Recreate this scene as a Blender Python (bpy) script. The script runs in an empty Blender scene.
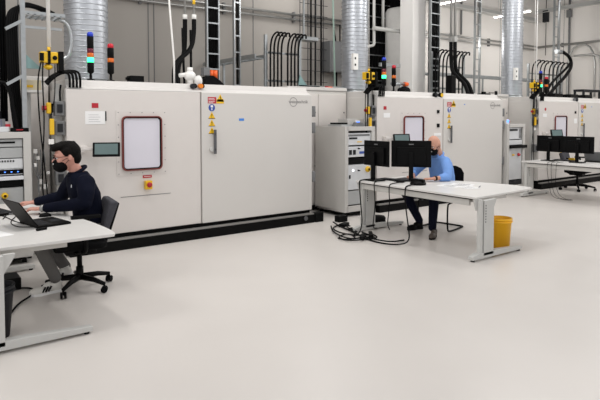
import bpy, math, random
from mathutils import Vector, Matrix, Euler
random.seed(7)
PI = math.pi
COL = bpy.context.scene.collection
# ------------------------------------------------------------------ camera model (metres; X along the machine row, Y into the hall)
FPX, CAMH, AZ, PT, SHP = 552.0, 1.70, math.radians(53.8), math.radians(2.44), 61.2
_f = Vector((math.cos(AZ)*math.cos(PT), math.sin(AZ)*math.cos(PT), -math.sin(PT)))
_r = Vector((math.sin(AZ), -math.cos(AZ), 0)); _u = _r.cross(_f)
def at(px, py, X=None, Y=None, Z=None):
    d = _f + _r*((px-300)/FPX) - _u*((py-200+SHP)/FPX)
    t = (Z-CAMH)/d.z if Z is not None else (Y/d.y if Y is not None else X/d.x)
    return Vector((0, 0, CAMH)) + d*t
# ------------------------------------------------------------------ materials
def lin(c):
    c /= 255.0
    return c/12.92 if c <= .04045 else ((c+.055)/1.055)**2.4
MATS = {}
def mat(name, rgb, rough=.5, metal=0, var=.04, scale=6, emit=0, bump=0, bscale=60, alpha=1, trans=0, coat=0):
    m = bpy.data.materials.new(name); m.use_nodes = True
    nt = m.node_tree; bs = nt.nodes['Principled BSDF']
    c = [lin(v) for v in rgb]
    tc = nt.nodes.new('ShaderNodeTexCoord')
    n = nt.nodes.new('ShaderNodeTexNoise'); n.inputs['Scale'].default_value = scale; n.inputs['Detail'].default_value = 4
    nt.links.new(tc.outputs['Object'], n.inputs['Vector'])
    r = nt.nodes.new('ShaderNodeValToRGB')
    r.color_ramp.elements[0].position = .3; r.color_ramp.elements[1].position = .7
    r.color_ramp.elements[0].color = [v*(1-var) for v in c]+[1]
    r.color_ramp.elements[1].color = [min(1, v*(1+var)) for v in c]+[1]
    nt.links.new(n.outputs['Fac'], r.inputs['Fac']); nt.links.new(r.outputs['Color'], bs.inputs['Base Color'])
    bs.inputs['Roughness'].default_value = rough; bs.inputs['Metallic'].default_value = metal
    if coat: bs.inputs['Coat Weight'].default_value = coat
    if emit:
        bs.inputs['Emission Color'].default_value = c+[1]; bs.inputs['Emission Strength'].default_value = emit
    if trans: bs.inputs['Transmission Weight'].default_value = trans
    if bump:
        n2 = nt.nodes.new('ShaderNodeTexNoise'); n2.inputs['Scale'].default_value = bscale
        nt.links.new(tc.outputs['Object'], n2.inputs['Vector'])
        b = nt.nodes.new('ShaderNodeBump'); b.inputs['Strength'].default_value = bump; b.inputs['Distance'].default_value = .01
        nt.links.new(n2.outputs['Fac'], b.inputs['Height']); nt.links.new(b.outputs['Normal'], bs.inputs['Normal'])
    bs.inputs['Specular IOR Level'].default_value = .12 if max(rgb) < 50 else .5
    MATS[name] = m
    return m
mat('chamber_paint', (207, 204, 200), .42, var=.012, scale=1.5)
mat('chamber_roof', (208, 205, 202), .5, var=.015)
mat('panel_paint', (213, 208, 204), .45, var=.012)
mat('cabinet_grey', (196, 194, 190), .45, var=.015)
mat('cabinet_inside', (88, 88, 90), .6)
mat('module_grey', (172, 174, 174), .45)
mat('module_white', (212, 214, 216), .45)
mat('wall_grey', (165, 160, 154), .75, var=.02, scale=.5)
mat('wall_white', (228, 224, 219), .75, var=.02, scale=.5)
mat('ceiling_paint', (170, 170, 170), .8)
mat('pillar_paint', (243, 241, 238), .6, var=.01)
mat('desk_white', (214, 212, 209), .38, var=.01)
mat('desk_edge', (190, 188, 184), .45)
mat('steel_grey', (196, 196, 193), .4, var=.02)
mat('black', (6, 6, 7), .5, var=.1)
mat('black_matte', (9, 9, 11), .75, var=.1)
mat('black_gloss', (4, 4, 5), .22, var=.05)
mat('rubber', (5, 5, 6), .6, var=.1)
mat('plinth_black', (6, 6, 6), .6, var=.1)
mat('rail_grey', (138, 136, 133), .35, .3)
mat('dark_grey', (44, 45, 48), .5)
mat('mid_grey', (110, 111, 112), .5)
mat('hinge_grey', (92, 93, 96), .4, .3)
mat('galvanised', (168, 172, 174), .32, .85, var=.08, scale=20)
mat('duct_metal', (180, 184, 190), .38, .75, var=.05, scale=8)
mat('pipe_metal', (172, 172, 170), .35, .7)
mat('red', (176, 28, 44), .4)
mat('red_gasket', (112, 44, 38), .55)
mat('orange', (226, 96, 30), .4)
mat('yellow', (232, 186, 30), .4)
mat('amber', (232, 130, 30), .35)
mat('bin_yellow', (255, 190, 30), .4, var=.02)
mat('blue', (28, 60, 190), .35)
mat('sign_blue', (40, 74, 160), .4)
mat('sticker_blue', (62, 130, 214), .5)
mat('lens_red', (200, 30, 50), .25)
mat('lens_dark_red', (98, 20, 44), .25)
mat('lens_amber', (216, 104, 30), .25)
mat('lens_green_lit', (60, 255, 160), .25, emit=2.2)
mat('led_blue', (70, 130, 255), .3, emit=2.5)
mat('led_white', (240, 245, 255), .3, emit=2)
mat('display_teal', (96, 116, 116), .25)
mat('display_dim', (126, 128, 128), .3)
mat('window_pane', (214, 212, 222), .18, var=.01)
mat('paper', (236, 236, 236), .8, var=.01)
mat('print_grey', (120, 120, 126), .8)
mat('logo_grey', (120, 118, 118), .5)
mat('white_plastic', (232, 231, 228), .4)
mat('beige', (216, 206, 178), .5)
mat('teal', (120, 150, 150), .5)
mat('mint', (172, 198, 186), .5)
mat('skin', (202, 150, 128), .55, var=.05, scale=30)
mat('skin_pink', (206, 150, 134), .5, var=.05, scale=30)
mat('hair_dark', (12, 9, 8), .7, var=.4, scale=50, bump=.6, bscale=90)
mat('jacket_navy', (10, 14, 30), .85, var=.12, scale=12, bump=.3, bscale=25)
mat('shirt_blue', (116, 158, 222), .8, var=.06, scale=10, bump=.7, bscale=14)
mat('shirt_white', (226, 228, 232), .8)
mat('trouser_grey', (96, 94, 92), .85, var=.06, bump=.2)
mat('jeans_navy', (14, 17, 34), .85, var=.1, bump=.2)
mat('shoe_white', (222, 220, 214), .5)
mat('shoe_brown', (74, 64, 58), .5)
mat('chair_fabric', (64, 64, 70), .9, var=.1, scale=40)
mat('chair_black', (8, 8, 9), .8, var=.1)
mat('lamp_tube', (255, 250, 240), .4, emit=9)
def floor_mat():
    m = mat('floor_resin', (210, 205, 200), .3, var=.02, scale=1.2, bump=.03, bscale=8)
    nt = m.node_tree; bs = nt.nodes['Principled BSDF']
    tc = nt.nodes['Texture Coordinate']
    n = nt.nodes.new('ShaderNodeTexNoise'); n.inputs['Scale'].default_value = 2.2; n.inputs['Detail'].default_value = 6
    nt.links.new(tc.outputs['Object'], n.inputs['Vector'])
    mr = nt.nodes.new('ShaderNodeMapRange'); mr.inputs['To Min'].default_value = .24; mr.inputs['To Max'].default_value = .42
    nt.links.new(n.outputs['Fac'], mr.inputs['Value']); nt.links.new(mr.outputs['Result'], bs.inputs['Roughness'])
floor_mat()
# ------------------------------------------------------------------ mesh builder
class MB:
    def __init__(s): s.v = []; s.f = []; s.mi = []; s.mats = []; s.sm = []
    def use(s, name):
        if name not in s.mats: s.mats.append(name)
        s.cur = s.mats.index(name); return s
    cur = 0
    def add(s, vs, fs, smooth=False):
        b = len(s.v); s.v += [tuple(v) for v in vs]
        for f in fs: s.f.append([i+b for i in f]); s.mi.append(s.cur); s.sm.append(smooth)
        return s
    def box(s, x0, x1, y0, y1, z0, z1, M=None):
        vs = [Vector((x, y, z)) for x in (x0, x1) for y in (y0, y1) for z in (z0, z1)]
        if M is not None: vs = [M @ v for v in vs]
        return s.add(vs, [(0,1,3,2), (4,6,7,5), (0,4,5,1), (2,3,7,6), (0,2,6,4), (1,5,7,3)])
    def cbox(s, c, d, M=None, rz=0, ry=0, rx=0):
        T = Matrix.Translation(Vector(c)) @ Euler((rx, ry, rz)).to_matrix().to_4x4()
        if M is not None: T = M @ T
        return s.box(-d[0]/2, d[0]/2, -d[1]/2, d[1]/2, -d[2]/2, d[2]/2, T)
    def tube(s, pts, r, n=10, cap=True, flat=None):
        pts = [Vector(p) for p in pts]; k = len(pts)
        rs = r if isinstance(r, (list, tuple)) else [r]*k
        rings = []; prev = None
        for i, p in enumerate(pts):
            t = (pts[min(i+1, k-1)]-pts[max(i-1, 0)]).normalized()
            if prev is None:
                a = Vector((0, 0, 1)) if abs(t.z) < .9 else Vector((1, 0, 0))
                u = t.cross(a).normalized()
            else:
                u = (prev-t*prev.dot(t)).normalized()
            prev = u; w = t.cross(u)
            rings.append([p+(u*math.cos(2*PI*j/n)+w*math.sin(2*PI*j/n))*rs[i] for j in range(n)])
        vs = [v for R in rings for v in R]; fs = []
        for i in range(k-1):
            for j in range(n):
                fs.append((i*n+j, i*n+(j+1) % n, (i+1)*n+(j+1) % n, (i+1)*n+j))
        s.add(vs, fs, True)
        if cap:
            b = len(s.v)-len(vs)
            s.f.append([b+j for j in range(n)][::-1]); s.mi.append(s.cur); s.sm.append(False)
            s.f.append([b+(k-1)*n+j for j in range(n)]); s.mi.append(s.cur); s.sm.append(False)
        return s
    def cyl(s, p0, p1, r, n=16): return s.tube([p0, p1], r, n)
    def lathe(s, prof, c=(0, 0, 0), n=24, closed=False, M=None):
        c = Vector(c); vs = []
        for (r, z) in prof:
            for j in range(n):
                v = c+Vector((r*math.cos(2*PI*j/n), r*math.sin(2*PI*j/n), z))
                vs.append(M @ v if M is not None else v)
        fs = []; k = len(prof)
        for i in range(k-1):
            for j in range(n): fs.append((i*n+j, i*n+(j+1) % n, (i+1)*n+(j+1) % n, (i+1)*n+j))
        s.add(vs, fs, True)
        b = len(s.v)-len(vs)
        if prof[0][0] > 1e-4: s.f.append([b+j for j in range(n)][::-1]); s.mi.append(s.cur); s.sm.append(False)
        if prof[-1][0] > 1e-4: s.f.append([b+(k-1)*n+j for j in range(n)]); s.mi.append(s.cur); s.sm.append(False)
        return s
    def prism(s, poly, d, axis='z', M=None):
        # poly: list of 2D points, extruded from d[0] to d[1] along axis
        def P(a, b, c):
            v = {'z': Vector((a, b, c)), 'y': Vector((a, c, b)), 'x': Vector((c, a, b))}[axis]
            return M @ v if M is not None else v
        k = len(poly)
        vs = [P(a, b, d[0]) for a, b in poly]+[P(a, b, d[1]) for a, b in poly]
        fs = [list(range(k))[::-1], list(range(k, 2*k))]+[(i, (i+1) % k, (i+1) % k+k, i+k) for i in range(k)]
        return s.add(vs, fs)
    def ell(s, c, r, M=None, nu=20, nv=12, fn=None):
        vs = []; fs = []
        for i in range(nv+1):
            th = PI*i/nv
            for j in range(nu):
                ph = 2*PI*j/nu
                v = Vector((math.sin(th)*math.cos(ph), math.sin(th)*math.sin(ph), math.cos(th)))
                if fn: v = fn(v)
                v = Vector((v.x*r[0]+c[0], v.y*r[1]+c[1], v.z*r[2]+c[2]))
                vs.append(M @ v if M is not None else v)
        for i in range(nv):
            for j in range(nu): fs.append((i*nu+j, (i+1)*nu+j, (i+1)*nu+(j+1) % nu, i*nu+(j+1) % nu))
        return s.add(vs, fs, True)
    def build(s, name, parent=None, bevel=0, label=None, remesh=0, smooth_it=0, origin=None):
        me = bpy.data.meshes.new(name)
        o0 = Vector((0, 0, 0))
        if parent is None and origin is None:
            xs = [v[0] for v in s.v]; ys = [v[1] for v in s.v]; zs = [v[2] for v in s.v]
            origin = ((min(xs)+max(xs))/2, (min(ys)+max(ys))/2, min(zs))
        base = parent.matrix_world.copy() if parent is not None else Matrix.Translation(Vector(origin))
        if parent is not None:
            # parents in this script have identity rotation until placed
            w = Vector((0, 0, 0)); q = parent
            while q is not None: w += q.location; q = q.parent
            off = w
        else: off = Vector(origin)
        me.from_pydata([tuple(Vector(v)-off) for v in s.v], [], s.f)
        for m in s.mats: me.materials.append(MATS[m])
        for p, i, sm in zip(me.polygons, s.mi, s.sm): p.material_index = i; p.use_smooth = sm
        me.update()
        import bmesh
        bm = bmesh.new(); bm.from_mesh(me); bmesh.ops.remove_doubles(bm, verts=bm.verts, dist=1e-6)
        bmesh.ops.recalc_face_normals(bm, faces=bm.faces); bm.to_mesh(me); bm.free()
        o = bpy.data.objects.new(name, me); COL.objects.link(o)
        if parent is not None: o.parent = parent
        else: o.location = off
        if bevel:
            b = o.modifiers.new('bevel', 'BEVEL'); b.width = bevel; b.segments = 2; b.limit_method = 'ANGLE'; b.angle_limit = .6
        if remesh:
            r = o.modifiers.new('remesh', 'REMESH'); r.mode = 'VOXEL'; r.voxel_size = remesh; r.use_smooth_shade = True
            if smooth_it:
                q = o.modifiers.new('smooth', 'SMOOTH'); q.iterations = smooth_it; q.factor = .5
        if label: o['label'] = label
        return o
def mb(m): return MB().use(m)
def tag(o, label, cat, group=None, kind=None):
    o['label'] = label; o['category'] = cat
    if group: o['group'] = group
    if kind: o['kind'] = kind
    return o
def thing(name, label, cat, loc=(0, 0, 0), group=None):
    o = bpy.data.objects.new(name, None); COL.objects.link(o); o.location = loc; o.empty_display_size = .1
    return tag(o, label, cat, group)
def struct(o): o['kind'] = 'structure'; return o
def smooth(pts, it=3):
    pts = [Vector(p) for p in pts]
    for _ in range(it):
        q = [pts[0]]
        for a, b in zip(pts, pts[1:]): q += [a*.75+b*.25, a*.25+b*.75]
        q.append(pts[-1]); pts = q
    return pts
def text_mesh(body, size, M, m, name, parent, depth=.001):
    cu = bpy.data.curves.new(name, 'FONT'); cu.body = body; cu.size = size; cu.extrude = depth; cu.align_x = 'LEFT'
    t = bpy.data.objects.new(name, cu); COL.objects.link(t)
    bpy.context.view_layer.update()
    me = bpy.data.meshes.new_from_object(t.evaluated_get(bpy.context.evaluated_depsgraph_get()))
    bpy.data.objects.remove(t); me.name = name
    b = MB().use(m); b.add([M @ v.co for v in me.vertices], [list(p.vertices) for p in me.polygons])
    return b.build(name, parent)
# ------------------------------------------------------------------ setting
b = mb('floor_resin'); b.box(-14, 18.5, -7, 11, -.1, 0); struct(b.build('floor'))
b = mb('wall_grey'); b.box(-14, 10.4, 11, 11.2, 0, 6)
b.use('mid_grey')
for x in [-3, -.6, 1.8, 4.2, 4.32, 6.7, 9.1]: b.box(x, x+.018, 10.992, 11, 0, 6)
struct(b.build('wall_back'))
b = mb('wall_white'); b.box(10.4, 18.7, 11, 11.2, 0, 6)
b.use('mid_grey')
for x in [11.5, 13.9, 16.3]: b.box(x, x+.012, 10.994, 11, 0, 6)
struct(b.build('wall_back_white'))
b = mb('wall_white'); b.box(18.5, 18.7, -7, 11, 0, 6)
b.use('mid_grey')
for y in [-2, .4, 2.8, 5.2, 7.6, 10]: b.box(18.494, 18.5, y, y+.012, 0, 6)
struct(b.build('wall_right'))
b = mb('ceiling_paint'); b.box(-14, 18.7, 4.5, 11.2, 6, 6.15)
b.use('mid_grey')
for x in range(-12, 19, 3): b.box(x, x+.18, 4.5, 11, 5.8, 6)
struct(b.build('ceiling'))
b = mb('pillar_paint'); b.box(10.10, 10.56, 9.2, 9.62, 0, 6)
tag(b.build('pillar', bevel=.008), 'thick white square pillar rising behind the middle chamber beside the black cable ladder', 'pillar')
# white storage tank / vessel behind the pillar
t = thing('tank', 'tall white cylindrical tank half hidden behind the left side of the square pillar', 'tank', (10.95, 10.3, 0))
b = mb('white_plastic'); b.lathe([(.48, 0), (.48, 4.42), (.44, 4.5)], (10.95, 10.3, 0), 32); b.build('tank_body', t)
b = mb('black_matte'); b.lathe([(.36, 4.5), (.36, 4.75), (.44, 4.78), (.44, 5.98)], (10.95, 10.3, 0), 28); b.build('tank_top', t)
# white pillar on far left edge
b = mb('pillar_paint'); p = at(5, 40, Y=7.5); b.box(p.x-.5, p.x, 7.55, 7.9, 2.18, 5.9)
tag(b.build('duct_riser', bevel=.01), 'plain white boxed riser at the left edge of the picture beside the black cable bundle', 'riser')
# pipes and rails on the walls
def pipe(name, pts, r, m, label, cat='pipe', group=None, clips=True, it=0):
    t = thing(name, label, cat, pts[0], group)
    b = mb(m); b.tube(smooth(pts, it) if it else pts, r, 10); b.build('pipe_run', t)
    return t
def wall_pipe(z, y, x0, x1, label):
    t = thing('wall_pipe', label, 'pipe', (x0, y, z))
    for dz in (0, .12): b = mb('pipe_metal'); b.cyl((x0, y, z+dz), (x1, y, z+dz), .028, 10); b.build('pipe_run', t)
    x = x0+.3
    while x < x1:
        b = mb('mid_grey'); b.box(x, x+.05, y+.02, 11.0, z-.06, z+.19); b.build('bracket', t); x += 1.9
    return t
wall_pipe(4.0, 10.9, -2, 9.9, 'pair of silver pipes running level along the grey back wall above the first chamber')
wall_pipe(4.0, 10.9, 11.5, 18.3, 'pair of silver pipes running level along the white back wall right of the pillar')
t = thing('wall_pipe', 'silver pipe rail crossing the right end wall at the lower level', 'pipe', (18.4, 4, 4.1))
b = mb('pipe_metal'); b.cyl((18.42, 3, 4.1), (18.42, 10.9, 4.1), .04, 10); b.build('pipe_run', t)
b = mb('mid_grey')
for y in (4, 6, 8, 10): b.box(18.42, 18.5, y, y+.05, 4.03, 4.17)
b.build('bracket', t)
b = mb('steel_grey'); b.box(18.38, 18.5, 0, 11, 5.30, 5.42)
b.box(18.3, 18.38, 0, 11, 5.28, 5.30)
tag(b.build('wall_beam'), 'grey steel beam crossing the right end wall near the ceiling', 'beam')
b = mb('steel_grey'); b.box(10.4, 18.3, 10.85, 11, 4.95, 5.10)
b.box(10.4, 18.3, 10.75, 10.85, 4.95, 4.98)
tag(b.build('wall_beam'), 'grey steel beam along the top of the white back wall right of the pillar', 'beam')
for i, (x, lab) in enumerate([(14.2, 'thin conduit hanging down the white back wall below the left ceiling lamp'), (15.1, 'thin conduit down the white back wall left of the third spiral duct')]):
    b = mb('mid_grey'); b.cyl((x, 10.95, 4.2), (x, 10.95, 5.9), .03, 8); tag(b.build('conduit'), lab, 'conduit', 'wall conduits')
p = at(569, 30, X=18.4)
b = mb('mid_grey'); b.cyl((18.42, p.y, 2.4), (18.42, p.y, 5.9), .035, 8); b.box(18.36, 18.44, p.y-.08, p.y+.08, 5.0, 5.25)
tag(b.build('conduit'), 'grey vertical conduit on the right end wall left of the bent pipes', 'conduit')
p = at(546, 10, X=18.4)
b = mb('dark_grey'); b.box(18.34, 18.46, p.y-.09, p.y+.09, 4.95, 5.35); b.cyl((18.42, p.y, 3.8), (18.42, p.y, 5.9), .012, 6)
tag(b.build('hanging_bracket'), 'small dark bracket on the beam of the right end wall near the corner', 'bracket')
pa = at(568, 46, X=18.25); 
b = mb('pipe_metal')
b.tube(smooth([(18.25, pa.y, 2.3), (18.25, pa.y, pa.z), (18.25, pa.y-.9, pa.z), (18.25, pa.y-.9, 2.3)], 2), .035, 8)
q = at(574, 56, X=18.1); b.tube(smooth([(18.1, q.y, q.z), (18.1, q.y-1.0, q.z), (18.1, q.y-1.0, 2.3)], 2), .035, 8)
tag(b.build('pipe_loop'), 'bent grey pipe loops standing in front of the right end wall', 'pipe')
# hanging lamps
def lamp(px, py, px2, py2, z, label):
    a = at(px, py, Z=z); c = at(px2, py2, Z=z); c.x = a.x
    t = thing('ceiling_lamp', label, 'lamp', (a.x, (a.y+c.y)/2, z))
    y0, y1 = min(a.y, c.y), max(a.y, c.y)
    b = mb('white_plastic'); b.box(a.x-.07, a.x+.07, y0, y1, z+.02, z+.08); b.build('lamp_housing', t, bevel=.01)
    b = mb('lamp_tube'); b.box(a.x-.05, a.x+.05, y0+.02, y1-.02, z, z+.02); b.build('lamp_diffuser', t)
    for y in (y0+.15, y1-.15):
        b = mb('steel_grey'); b.cyl((a.x, y, z+.08), (a.x, y, 6.0), .006, 6); b.build('suspension_wire', t)
lamp(438, 5, 466, -1, 4.85, 'white strip lamp hanging right of the pillar, brightest one in view')
lamp(494, 18, 504, 16, 4.75, 'small strip lamp hanging just left of the third spiral duct')
lamp(519, 13.5, 530, 11.5, 4.85, 'small strip lamp hanging just right of the third spiral duct')
# ------------------------------------------------------------------ chambers
SP = 5.12
YF = 6.97
def warn_triangle(b, x, z, s, y):
    b.use('yellow'); b.prism([(x-s/2, z-s*.43), (x+s/2, z-s*.43), (x, z+s*.45)], (y-.002, y), 'y')
    b.use('black'); b.box(x-s*.05, x+s*.05, y-.0035, y-.002, z-s*.12, z+s*.18); b.box(x-s*.05, x+s*.05, y-.0035, y-.002, z-s*.28, z-s*.19)
    b.box(x-s/2, x+s/2, y-.0035, y-.002, z-s*.46, z-s*.40)
def chamber(k, label):
    dx = SP*k; X = lambda x: x+dx
    t = thing('test_chamber', label, 'test chamber', (X(3.5), 7.5, 0), 'row of white test chambers')
    b = mb('chamber_paint'); b.box(X(1.64), X(5.33), 7.0, 9.2, .19, 2.02); b.build('body', t, bevel=.006)
    b = mb('chamber_roof'); b.prism([(6.985, 2.02), (7.02, 2.055), (7.06, 2.06), (7.09, 2.135), (9.2, 2.135), (9.2, 2.02)], (X(1.66), X(5.31)), 'x'); b.build('roof', t, bevel=.004)
    b = mb('plinth_black'); b.box(X(1.64), X(5.33), 6.885, 7.25, 0, .125); b.box(X(1.66), X(5.31), 6.99, 7.3, .125, .19); b.build('plinth', t, bevel=.004)
    b = mb('rail_grey'); b.box(X(1.64), X(5.33), 6.9, 6.965, .125, .15); b.build('floor_rail', t, bevel=.003)
    b = mb('plinth_black'); b.box(X(5.335), X(5.41) if k else X(5.50), 6.87, 7.0, 0, .15); b.build('rail_stop', t, bevel=.01)
    b = mb('hinge_grey'); b.cyl((X(5.15), 6.872, .085), (X(5.15), 6.885, .085), .035); b.build('plinth_knob', t)
    b = mb('panel_paint'); b.box(X(1.645), X(3.395), YF, 7.0, .20, 2.015); b.build('window_side_panel', t, bevel=.006)
    b = mb('chamber_paint'); b.box(X(3.412), X(5.33), YF-.012, 7.0, .195, 2.02); sd = b.build('sliding_door', t, bevel=.008)
    # window
    b = mb('panel_paint'); b.box(X(2.235), X(2.90), YF-.006, YF, .93, 1.76)
    b.use('mid_grey')
    for i in range(5):
        x = 2.26+i*.154
        for z in (.955, 1.735): b.cyl((X(x), YF-.009, z), (X(x), YF-.005, z), .006, 8)
    for i in range(1, 5):
        z = .955+i*.156
        for x in (2.26, 2.876): b.cyl((X(x), YF-.009, z), (X(x), YF-.005, z), .006, 8)
    w = b.build('window_plate', t)
    def rr(x0, x1, z0, z1, r, n=5):
        out = []
        for cx, cz, a in ((x1-r, z1-r, 0), (x0+r, z1-r, 90), (x0+r, z0+r, 180), (x1-r, z0+r, 270)):
            for i in range(n+1):
                q = math.radians(a+90*i/n); out.append((cx+r*math.cos(q), cz+r*math.sin(q)))
        return out
    o_ = rr(X(2.30), X(2.83), .99, 1.69, .06); i_ = rr(X(2.315), X(2.815), 1.005, 1.675, .048); ii = rr(X(2.330), X(2.800), 1.020, 1.660, .035)
    n = len(o_)
    b = mb('red_gasket'); y0, y1 = YF-.035, YF-.006
    vs = [(a, y0, c) for a, c in o_]+[(a, y0, c) for a, c in i_]+[(a, y1, c) for a, c in o_]+[(a, y1, c) for a, c in i_]
    fs = []
    for i in range(n):
        j = (i+1) % n
        fs += [(i, j, n+j, n+i), (2*n+i, 3*n+i, 3*n+j, 2*n+j), (i, 2*n+i, 2*n+j, j), (n+i, n+j, 3*n+j, 3*n+i)]
    b.add(vs, fs); b.build('window_gasket', w)
    b = mb('black'); vs = [(a, YF-.028, c) for a, c in i_]+[(a, YF-.014, c) for a, c in ii]
    b.add(vs, [(i, (i+1) % n, n+(i+1) % n, n+i) for i in range(n)]); b.build('window_rim', w)
    b = mb('window_pane'); b.prism(ii, (YF-.014, YF-.007), 'y'); b.build('window_pane', w, label='pale window pane')
    # control screen on an arm
    M = Matrix.Translation((X(2.05), YF-.20, 1.285)) @ Euler((math.radians(-14), 0, math.radians(-22)), 'XYZ').to_matrix().to_4x4()
    b = mb('black'); b.cbox((0, 0, 0), (.315, .03, .175), M); scr = b.build('control_screen', t, bevel=.008)
    b = mb('display_teal'); b.cbox((0, -.0165, .004), (.265, .004, .13), M); b.build('display', scr)
    b = mb('panel_paint'); b.cbox((X(1.93), YF-.09, 1.29), (.26, .05, .035), rz=math.radians(-14)); b.box(X(1.78), X(1.86), YF-.08, YF, 1.25, 1.33); b.build('screen_arm', t, bevel=.006)
    # notice, sticker, emergency stop
    b = mb('red'); b.box(X(1.94), X(2.02), YF-.003, YF, 1.79, 1.85) if k == 0 else b.lathe([(.035, 0), (.035, .004)], (0, 0, 0), 16, M=Matrix.Translation((X(1.90), YF, 1.84)) @ Matrix.Rotation(PI/2, 4, 'X')) if k == 2 else b.box(X(1.80), X(1.87), YF-.003, YF, 1.80, 1.86)
    b.build('red_sticker', t)
    b = mb('paper'); b.box(X(1.86), X(2.10), YF-.003, YF, 1.59, 1.75) if k == 0 else b.box(X(1.80), X(1.96), YF-.003, YF, 1.66, 1.74)
    b.use('print_grey')
    if k == 0:
        for i in range(4): b.box(X(1.90), X(2.04-.02*(i % 2)), YF-.004, YF-.003, 1.62+i*.028, 1.623+i*.028)
        b.use('black').box(X(2.10), X(2.115), YF-.006, YF, 1.63, 1.75)
    b.build('paper_notice', t)
    b = mb('yellow'); b.box(X(2.585), X(2.675), YF-.07, YF, .74, .85); es = b.build('emergency_stop_box', t, bevel=.006)
    b = mb('red'); b.lathe([(.0, .10), (.030, .10), (.034, .09), (.034, .08), (.016, .07), (.016, .06)], (0, 0, 0), 16, M=Matrix.Translation((X(2.63), YF, .80)) @ Matrix.Rotation(PI/2, 4, 'X')); b.build('stop_button', es)
    b = mb('red'); b.box(X(2.57), X(2.69), YF-.004, YF, .885, .92); b.use('paper').box(X(2.585), X(2.675), YF-.005, YF-.004, .900, .906); b.build('red_label', t)
    b = mb('mid_grey'); b.box(X(2.28), X(2.95), YF-.003, YF, .655, .662); b.build('panel_seam', t)
    if k > 0:
        b = mb('black')
        b.box(X(3.22), X(3.28), YF-.015, YF, 1.74, 1.80)
        if k == 1:
            b.build('wall_socket', t); b = mb('black'); b.box(X(3.22), X(3.29), YF-.015, YF, 1.47, 1.54); b.build('wall_socket', t); b = mb('paper'); b.box(X(3.14), X(3.34), YF-.005, YF, 1.31, 1.36)
        else: b.build('wall_socket', t); b = mb('paper'); b.box(X(3.20), X(3.34), YF-.005, YF, 1.50, 1.62)
        b.build('white_plate', t)
    # signs on sliding door
    y = YF-.012
    b = mb('red'); b.box(X(3.505), X(3.635), y-.003, y, 1.865, 1.955)
    b.use('paper')
    for z, w_ in ((1.935, .09), (1.915, .10), (1.890, .095), (1.875, .07)): b.box(X(3.515), X(3.515+w_), y-.004, y-.003, z-.003, z+.003)
    b.build('prohibition_sign', sd)
    b = mb('yellow'); b.box(X(3.64), X(3.755), y-.003, y, 1.865, 1.925); warn_triangle(b, X(3.698), 1.945, .115, y-.001); b.build('warning_sign', sd)
    b = mb('sign_blue'); b.lathe([(.050, 0), (.050, .003)], (0, 0, 0), 24, M=Matrix.Translation((X(3.565), y, 1.805)) @ Matrix.Rotation(PI/2, 4, 'X'))
    b.use('paper').box(X(3.558), X(3.572), y-.005, y-.003, 1.77, 1.80); b.cbox((X(3.565), y-.004, 1.825), (.035, .002, .03)); b.build('instruction_sign', sd)
    for z in (1.70, 1.595, 1.49):
        b = mb('yellow'); warn_triangle(b, X(3.565), z, .105, y); b.build('warning_sign', sd)
    b = mb('hinge_grey'); b.box(X(3.575), X(3.615), y-.05, y-.03, 1.16, 1.50); b.cyl((X(3.595), y-.05, 1.22), (X(3.595), y, 1.22), .016); b.cyl((X(3.595), y-.05, 1.44), (X(3.595), y, 1.44), .012)
    b.use('steel_grey').cyl((X(3.555), y-.03, 1.225), (X(3.555), y, 1.225), .035); b.build('door_handle', t, bevel=.004)
    b = mb('sticker_blue')
    if k == 0: b.box(X(4.00), X(4.085), y-.002, y, 1.62, 1.655)
    else: b.box(X(4.02), X(4.055), y-.002, y, 1.905, 1.925)
    b.build('blue_sticker', sd)
    # ring logo with bar lettering
    b = mb('logo_grey'); cx, cz, R = X(4.965), 1.905, .072
    ring = []
    for j in range(40):
        a = 2*PI*j/40; a2 = 2*PI*(j+1)/40
        if abs(math.sin((a+a2)/2)) < .22: continue
        for q in (0,):
            b.add([(cx+R*math.cos(a), y-.002, cz+R*math.sin(a)), (cx+R*math.cos(a2), y-.002, cz+R*math.sin(a2)), (cx+(R-.008)*math.cos(a2), y-.002, cz+(R-.008)*math.sin(a2)), (cx+(R-.008)*math.cos(a), y-.002, cz+(R-.008)*math.sin(a))], [(0, 1, 2, 3)])
    b.build('ring_logo', sd)
    Mt = Matrix.Translation((X(4.875), y-.002, 1.888)) @ Matrix.Rotation(PI/2, 4, 'X')
    text_mesh('weisstechnik', .072, Mt, 'logo_grey', 'logo_lettering', sd, .0005)
    for z in (1.76, 1.50, .72):
        b = mb('mid_grey'); b.cyl((X(5.375), 6.985, z-.085), (X(5.375), 6.985, z+.085), .036, 12); b.box(X(5.325), X(5.375), 6.965, 7.06, z-.06, z+.06); b.build('hinge', t, bevel=.004)
    return t
chamber(0, 'nearest white test chamber behind the man in the navy jacket')
chamber(1, 'middle white test chamber behind the bald man in the blue shirt')
chamber(2, 'farthest white test chamber at the right behind the empty desk with monitors')
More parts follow.
